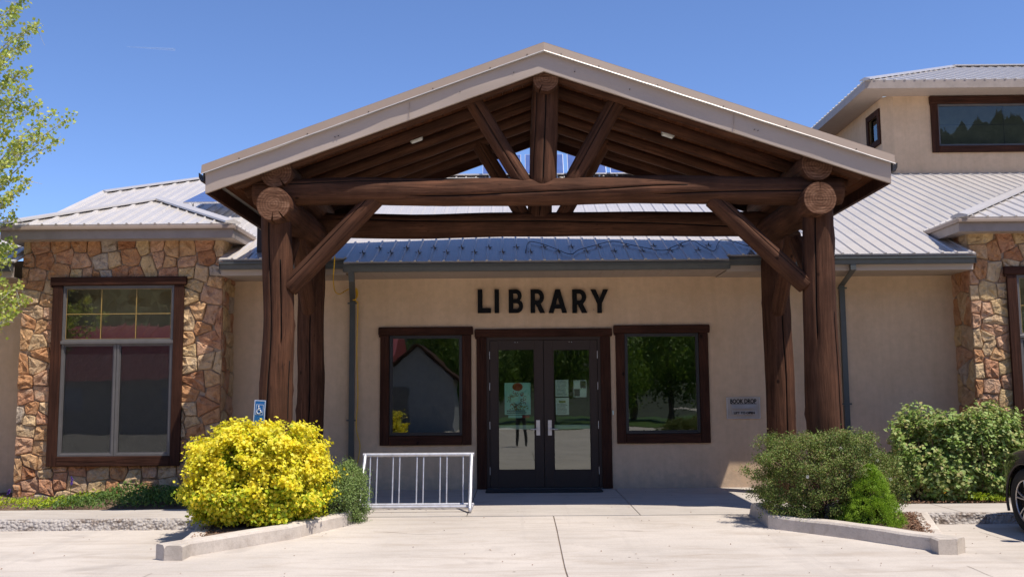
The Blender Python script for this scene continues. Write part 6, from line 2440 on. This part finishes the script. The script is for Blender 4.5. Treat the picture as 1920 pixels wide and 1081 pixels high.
# ------------------------------------------------------------------ what the windows mirror: behind the camera
def red_house():
    e = thing('red_roofed_house', 'pale house with a red metal roof mirrored in the left windows', 'building', (-15, -36, 0))
    x0, x1, y0, y1 = -27, -6.6, -42, -33
    MB().box(x0, x1, y0, y1, -0.2, 2.6).build('wall', M['greywall'], e)
    ym = (y0 + y1) / 2
    rf = MB().hexa([(x0 - .4, y0 - .5, 2.5), (x0 - .4, y1 + .8, 2.35), (x0 - .4, ym, 5.3)], [(x1 + .4, y0 - .5, 2.5), (x1 + .4, y1 + .8, 2.35), (x1 + .4, ym, 5.3)])
    r_ = rf.build('roof', M['redroof'], e)
    rb = MB()
    k = x0
    while k < x1:
        rb.hexa([(k, y1 + .8, 2.37), (k + .05, y1 + .8, 2.37), (k + .05, y1 + .8, 2.43), (k, y1 + .8, 2.43)], [(k, ym, 5.32), (k + .05, ym, 5.32), (k + .05, ym, 5.38), (k, ym, 5.38)])
        k += 0.4
    rb.build('roof_rib', M['redroof'], r_)
    for k in (-22, -17, -12):
        MB().box(k, k + 1.2, y1 - 0.02, y1 + 0.03, 0.9, 2.0).build('window', M['solar'], e)
    MB().box(-10.6, -9.6, y1 - 0.02, y1 + 0.04, -0.1, 2.0).build('door', M['white'], e)


red_house()
sh = thing('shed', 'pale plank shed with a dark gabled roof mirrored in the window left of the doors', 'shed', (-4.6, -31, 0))
MB().hexa([(-6.3, -34, -0.2), (-2.9, -34, -0.2), (-2.9, -34, 2.3), (-4.6, -34, 3.7), (-6.3, -34, 2.3)], [(-6.3, -30, -0.2), (-2.9, -30, -0.2), (-2.9, -30, 2.3), (-4.6, -30, 3.7), (-6.3, -30, 2.3)]).build('wall', M['greywall'], sh)
for sg_ in (-1, 1):
    MB().hexa([(-4.6, -34.3, 3.75), (-4.6 + sg_ * 2.1, -34.3, 2.05), (-4.6 + sg_ * 2.1, -34.3, 2.17), (-4.6, -34.3, 3.87)], [(-4.6, -29.6, 3.75), (-4.6 + sg_ * 2.1, -29.6, 2.05), (-4.6 + sg_ * 2.1, -29.6, 2.17), (-4.6, -29.6, 3.87)]).build('roof', M['trimwood_x'], sh)
MB().box(-5.9, -5.0, -29.98, -29.94, -0.1, 1.9).build('door', M['frame'], sh)
# meadow and hill
mb = MB()
nx, ny = 60, 30
for j in range(ny + 1):
    for i in range(nx + 1):
        x = -260 + 520 * i / nx
        y = -58 - 260 * (j / ny)
        t = j / ny
        z = -0.1 + 95 * smooth(0.12, 1.0, t) * (0.62 + 0.3 * noise.noise(Vector((x * 0.012, y * 0.01, 0))) + 0.25 * smooth(-60, 180, x)) + 2 * noise.noise(Vector((x * .08, y * .08, 4)))
        mb.v.append((x, y, z if j else -0.2))
for j in range(ny):
    for i in range(nx):
        a = j * (nx + 1) + i
        mb.f.append((a + 1, a, a + nx + 1, a + nx + 2)); mb.m.append(0); mb.smooth.append(True)
hill = mb.build('hillside', M['forest'], recalc=False)
set_props(hill, kind='structure')
hv = [Vector(v) for v in mb.v]
con = MB()
rr = random.Random(4)
for k in range(5000):
    i = rr.randrange(len(hv))
    c = hv[i] + Vector((rr.uniform(-5, 5), rr.uniform(-4, 4), -0.5))
    if c.y > -120: continue
    h, r_ = rr.uniform(3, 6.5), rr.uniform(2.0, 3.4)
    vs = [(c.x + r_ * math.cos(a), c.y + r_ * math.sin(a), c.z) for a in (0, 1.05, 2.1, 3.15, 4.2, 5.24)] + [(c.x, c.y, c.z + h)]
    con.add(vs, [(0, 1, 6), (1, 2, 6), (2, 3, 6), (3, 4, 6), (4, 5, 6), (5, 0, 6)])
M['pine'] = plain('pine_green', (0.02, 0.028, 0.014), 0.95, var=0.4, scale=1.0)
o = con.build('pine_forest', M['pine'], recalc=False)
set_props(o, 'dark pine forest covering the hillside mirrored in the upper window', 'forest', kind='stuff')
gm = MB().add([(-60, -58, -0.14), (60, -58, -0.14), (60, -34, -0.14), (-60, -34, -0.14)], [(0, 3, 2, 1)])
set_props(gm.build('meadow', M['leaf_ground'], recalc=False), kind='structure')


def far_tree():
    e = thing('leafy_tree', 'round leafy tree mirrored in the door glass', 'tree', (0, 0, 0), 'trees across the road')
    MB().tube([(0, 0, -0.2), (0.1, 0, 1.5), (0, 0, 3.4)], 0.16, 8, r1=0.08).build('trunk', M['twig'], e)
    rng = np.random.default_rng(9)
    global NP
    NP = rng
    cl = []
    for k in range(60):
        d = unit(rng.normal(0, 1, (1, 3)))[0]
        cl.append(np.array([0, 0, 3.4]) + d * np.array([2.1, 2.1, 2.6]) * rng.uniform(0.5, 1))
    cl = np.array(cl)
    idx = rng.integers(0, 60, 7000)
    p = cl[idx] + rng.normal(0, 0.32, (7000, 3))
    leaves('crown', p, p - np.array([0, 0, 3]), 0.17, M['leaf_dark'], e, wid=0.8)
    return e


t0 = far_tree()
kids = [c for c in bpy.data.objects if c.parent == t0]
for i, (x, y, s) in enumerate(((-1.5, -41, 1.0), (2.2, -44, 1.25), (5.8, -40, 0.95), (9.4, -45, 1.3), (13.5, -42, 1.1), (18, -46, 1.35), (-3.8, -47, 1.35), (23, -41, 1.0), (-30, -40, 1.4), (30, -44, 1.2), (7.5, -49, 1.5))):
    if i == 0:
        r_ = t0
    else:
        r_ = t0.copy(); COL.objects.link(r_)
        for c in kids:
            d = c.copy(); COL.objects.link(d); d.parent = r_
    r_.location = (x, y, -0.1)
    r_['label'] = ['round leafy tree mirrored in the left door pane', 'taller leafy tree mirrored between the two door panes', 'small leafy tree mirrored in the right door pane',
                   'broad leafy tree mirrored in the left half of the window right of the doors', 'leafy tree mirrored in the right half of the window right of the doors', 'large leafy tree across the road, right of the one mirrored in the right window',
                   'large leafy tree mirrored in the right edge of the window left of the doors', 'small leafy tree at the far right of the row across the road', 'very large leafy tree behind the red roofed house',
                   'leafy tree at the far right end of the meadow across the road', 'large leafy tree at the back of the row, mirrored high in the right door pane'][i]
    r_.scale = (s, s, s)
    r_.rotation_euler = (0, 0, i * 1.3)


# the photographer standing behind the camera, mirrored in the door glass
def person():
    e = thing('person', 'person in dark trousers holding a camera, mirrored in the door glass', 'person', (0.12, -16.75, Z_LOW))
    me = bpy.data.meshes.new('body')
    J = [((0, 0, 0.95), .15), ((0, 0, 1.15), .14), ((0, 0, 1.38), .16), ((0, 0, 1.5), .06), ((0, 0.01, 1.6), .085), ((0, 0.01, 1.7), .08),
         ((-.1, 0, .88), .1), ((-.12, 0, .48), .07), ((-.13, -.02, .08), .045), ((-.13, .12, .04), .04),
         ((.1, 0, .88), .1), ((.12, 0, .48), .07), ((.13, -.02, .08), .045), ((.13, .12, .04), .04),
         ((-.19, 0, 1.4), .065), ((-.26, .05, 1.15), .048), ((-.1, .28, 1.32), .035), ((-.06, .34, 1.38), .035),
         ((.19, 0, 1.4), .065), ((.26, .05, 1.15), .048), ((.1, .28, 1.32), .035), ((.06, .34, 1.38), .035)]
    E = [(0, 1), (1, 2), (2, 3), (3, 4), (4, 5), (0, 6), (6, 7), (7, 8), (8, 9), (0, 10), (10, 11), (11, 12), (12, 13), (2, 14), (14, 15), (15, 16), (16, 17), (2, 18), (18, 19), (19, 20), (20, 21)]
    ox, oy, oz = 0.12, -16.75, Z_LOW
    me.from_pydata([(p[0] + ox, p[1] + oy, p[2] + oz) for p, r in J], E, [])
    o = bpy.data.objects.new('body', me)
    COL.objects.link(o)
    adopt(o, e)
    me.materials.append(M['blackcord'])
    md = o.modifiers.new('skin', 'SKIN')
    for i, (p, r) in enumerate(J):
        me.skin_vertices[0].data[i].radius = (r, r * 0.85)
    me.skin_vertices[0].data[0].use_root = True
    s = o.modifiers.new('s', 'SUBSURF'); s.levels = s.render_levels = 2


person()

# thin contrail high in the sky
a, b = U(238, 88, 5200), U(327, 93, 5000)
ct = MB().tube([a, a.lerp(b, 0.5), b], 1.5, 8, r1=6.5)
m, nt, bs = new_mat('contrail_vapour')
out = nt.nodes['Material Output']
tr = N(nt, 'ShaderNodeBsdfTransparent')
mx = nt.nodes.new('ShaderNodeMixShader')
mx.inputs[0].default_value = 0.11
bs.inputs['Base Color'].default_value = (0.9, 0.9, 0.9, 1)
bs.inputs['Roughness'].default_value = 1
nt.links.new(tr.outputs[0], mx.inputs[1]); nt.links.new(bs.outputs[0], mx.inputs[2]); nt.links.new(mx.outputs[0], out.inputs[0])
set_props(ct.build('contrail', m), 'thin white aircraft trail in the blue sky', 'contrail', kind='stuff')
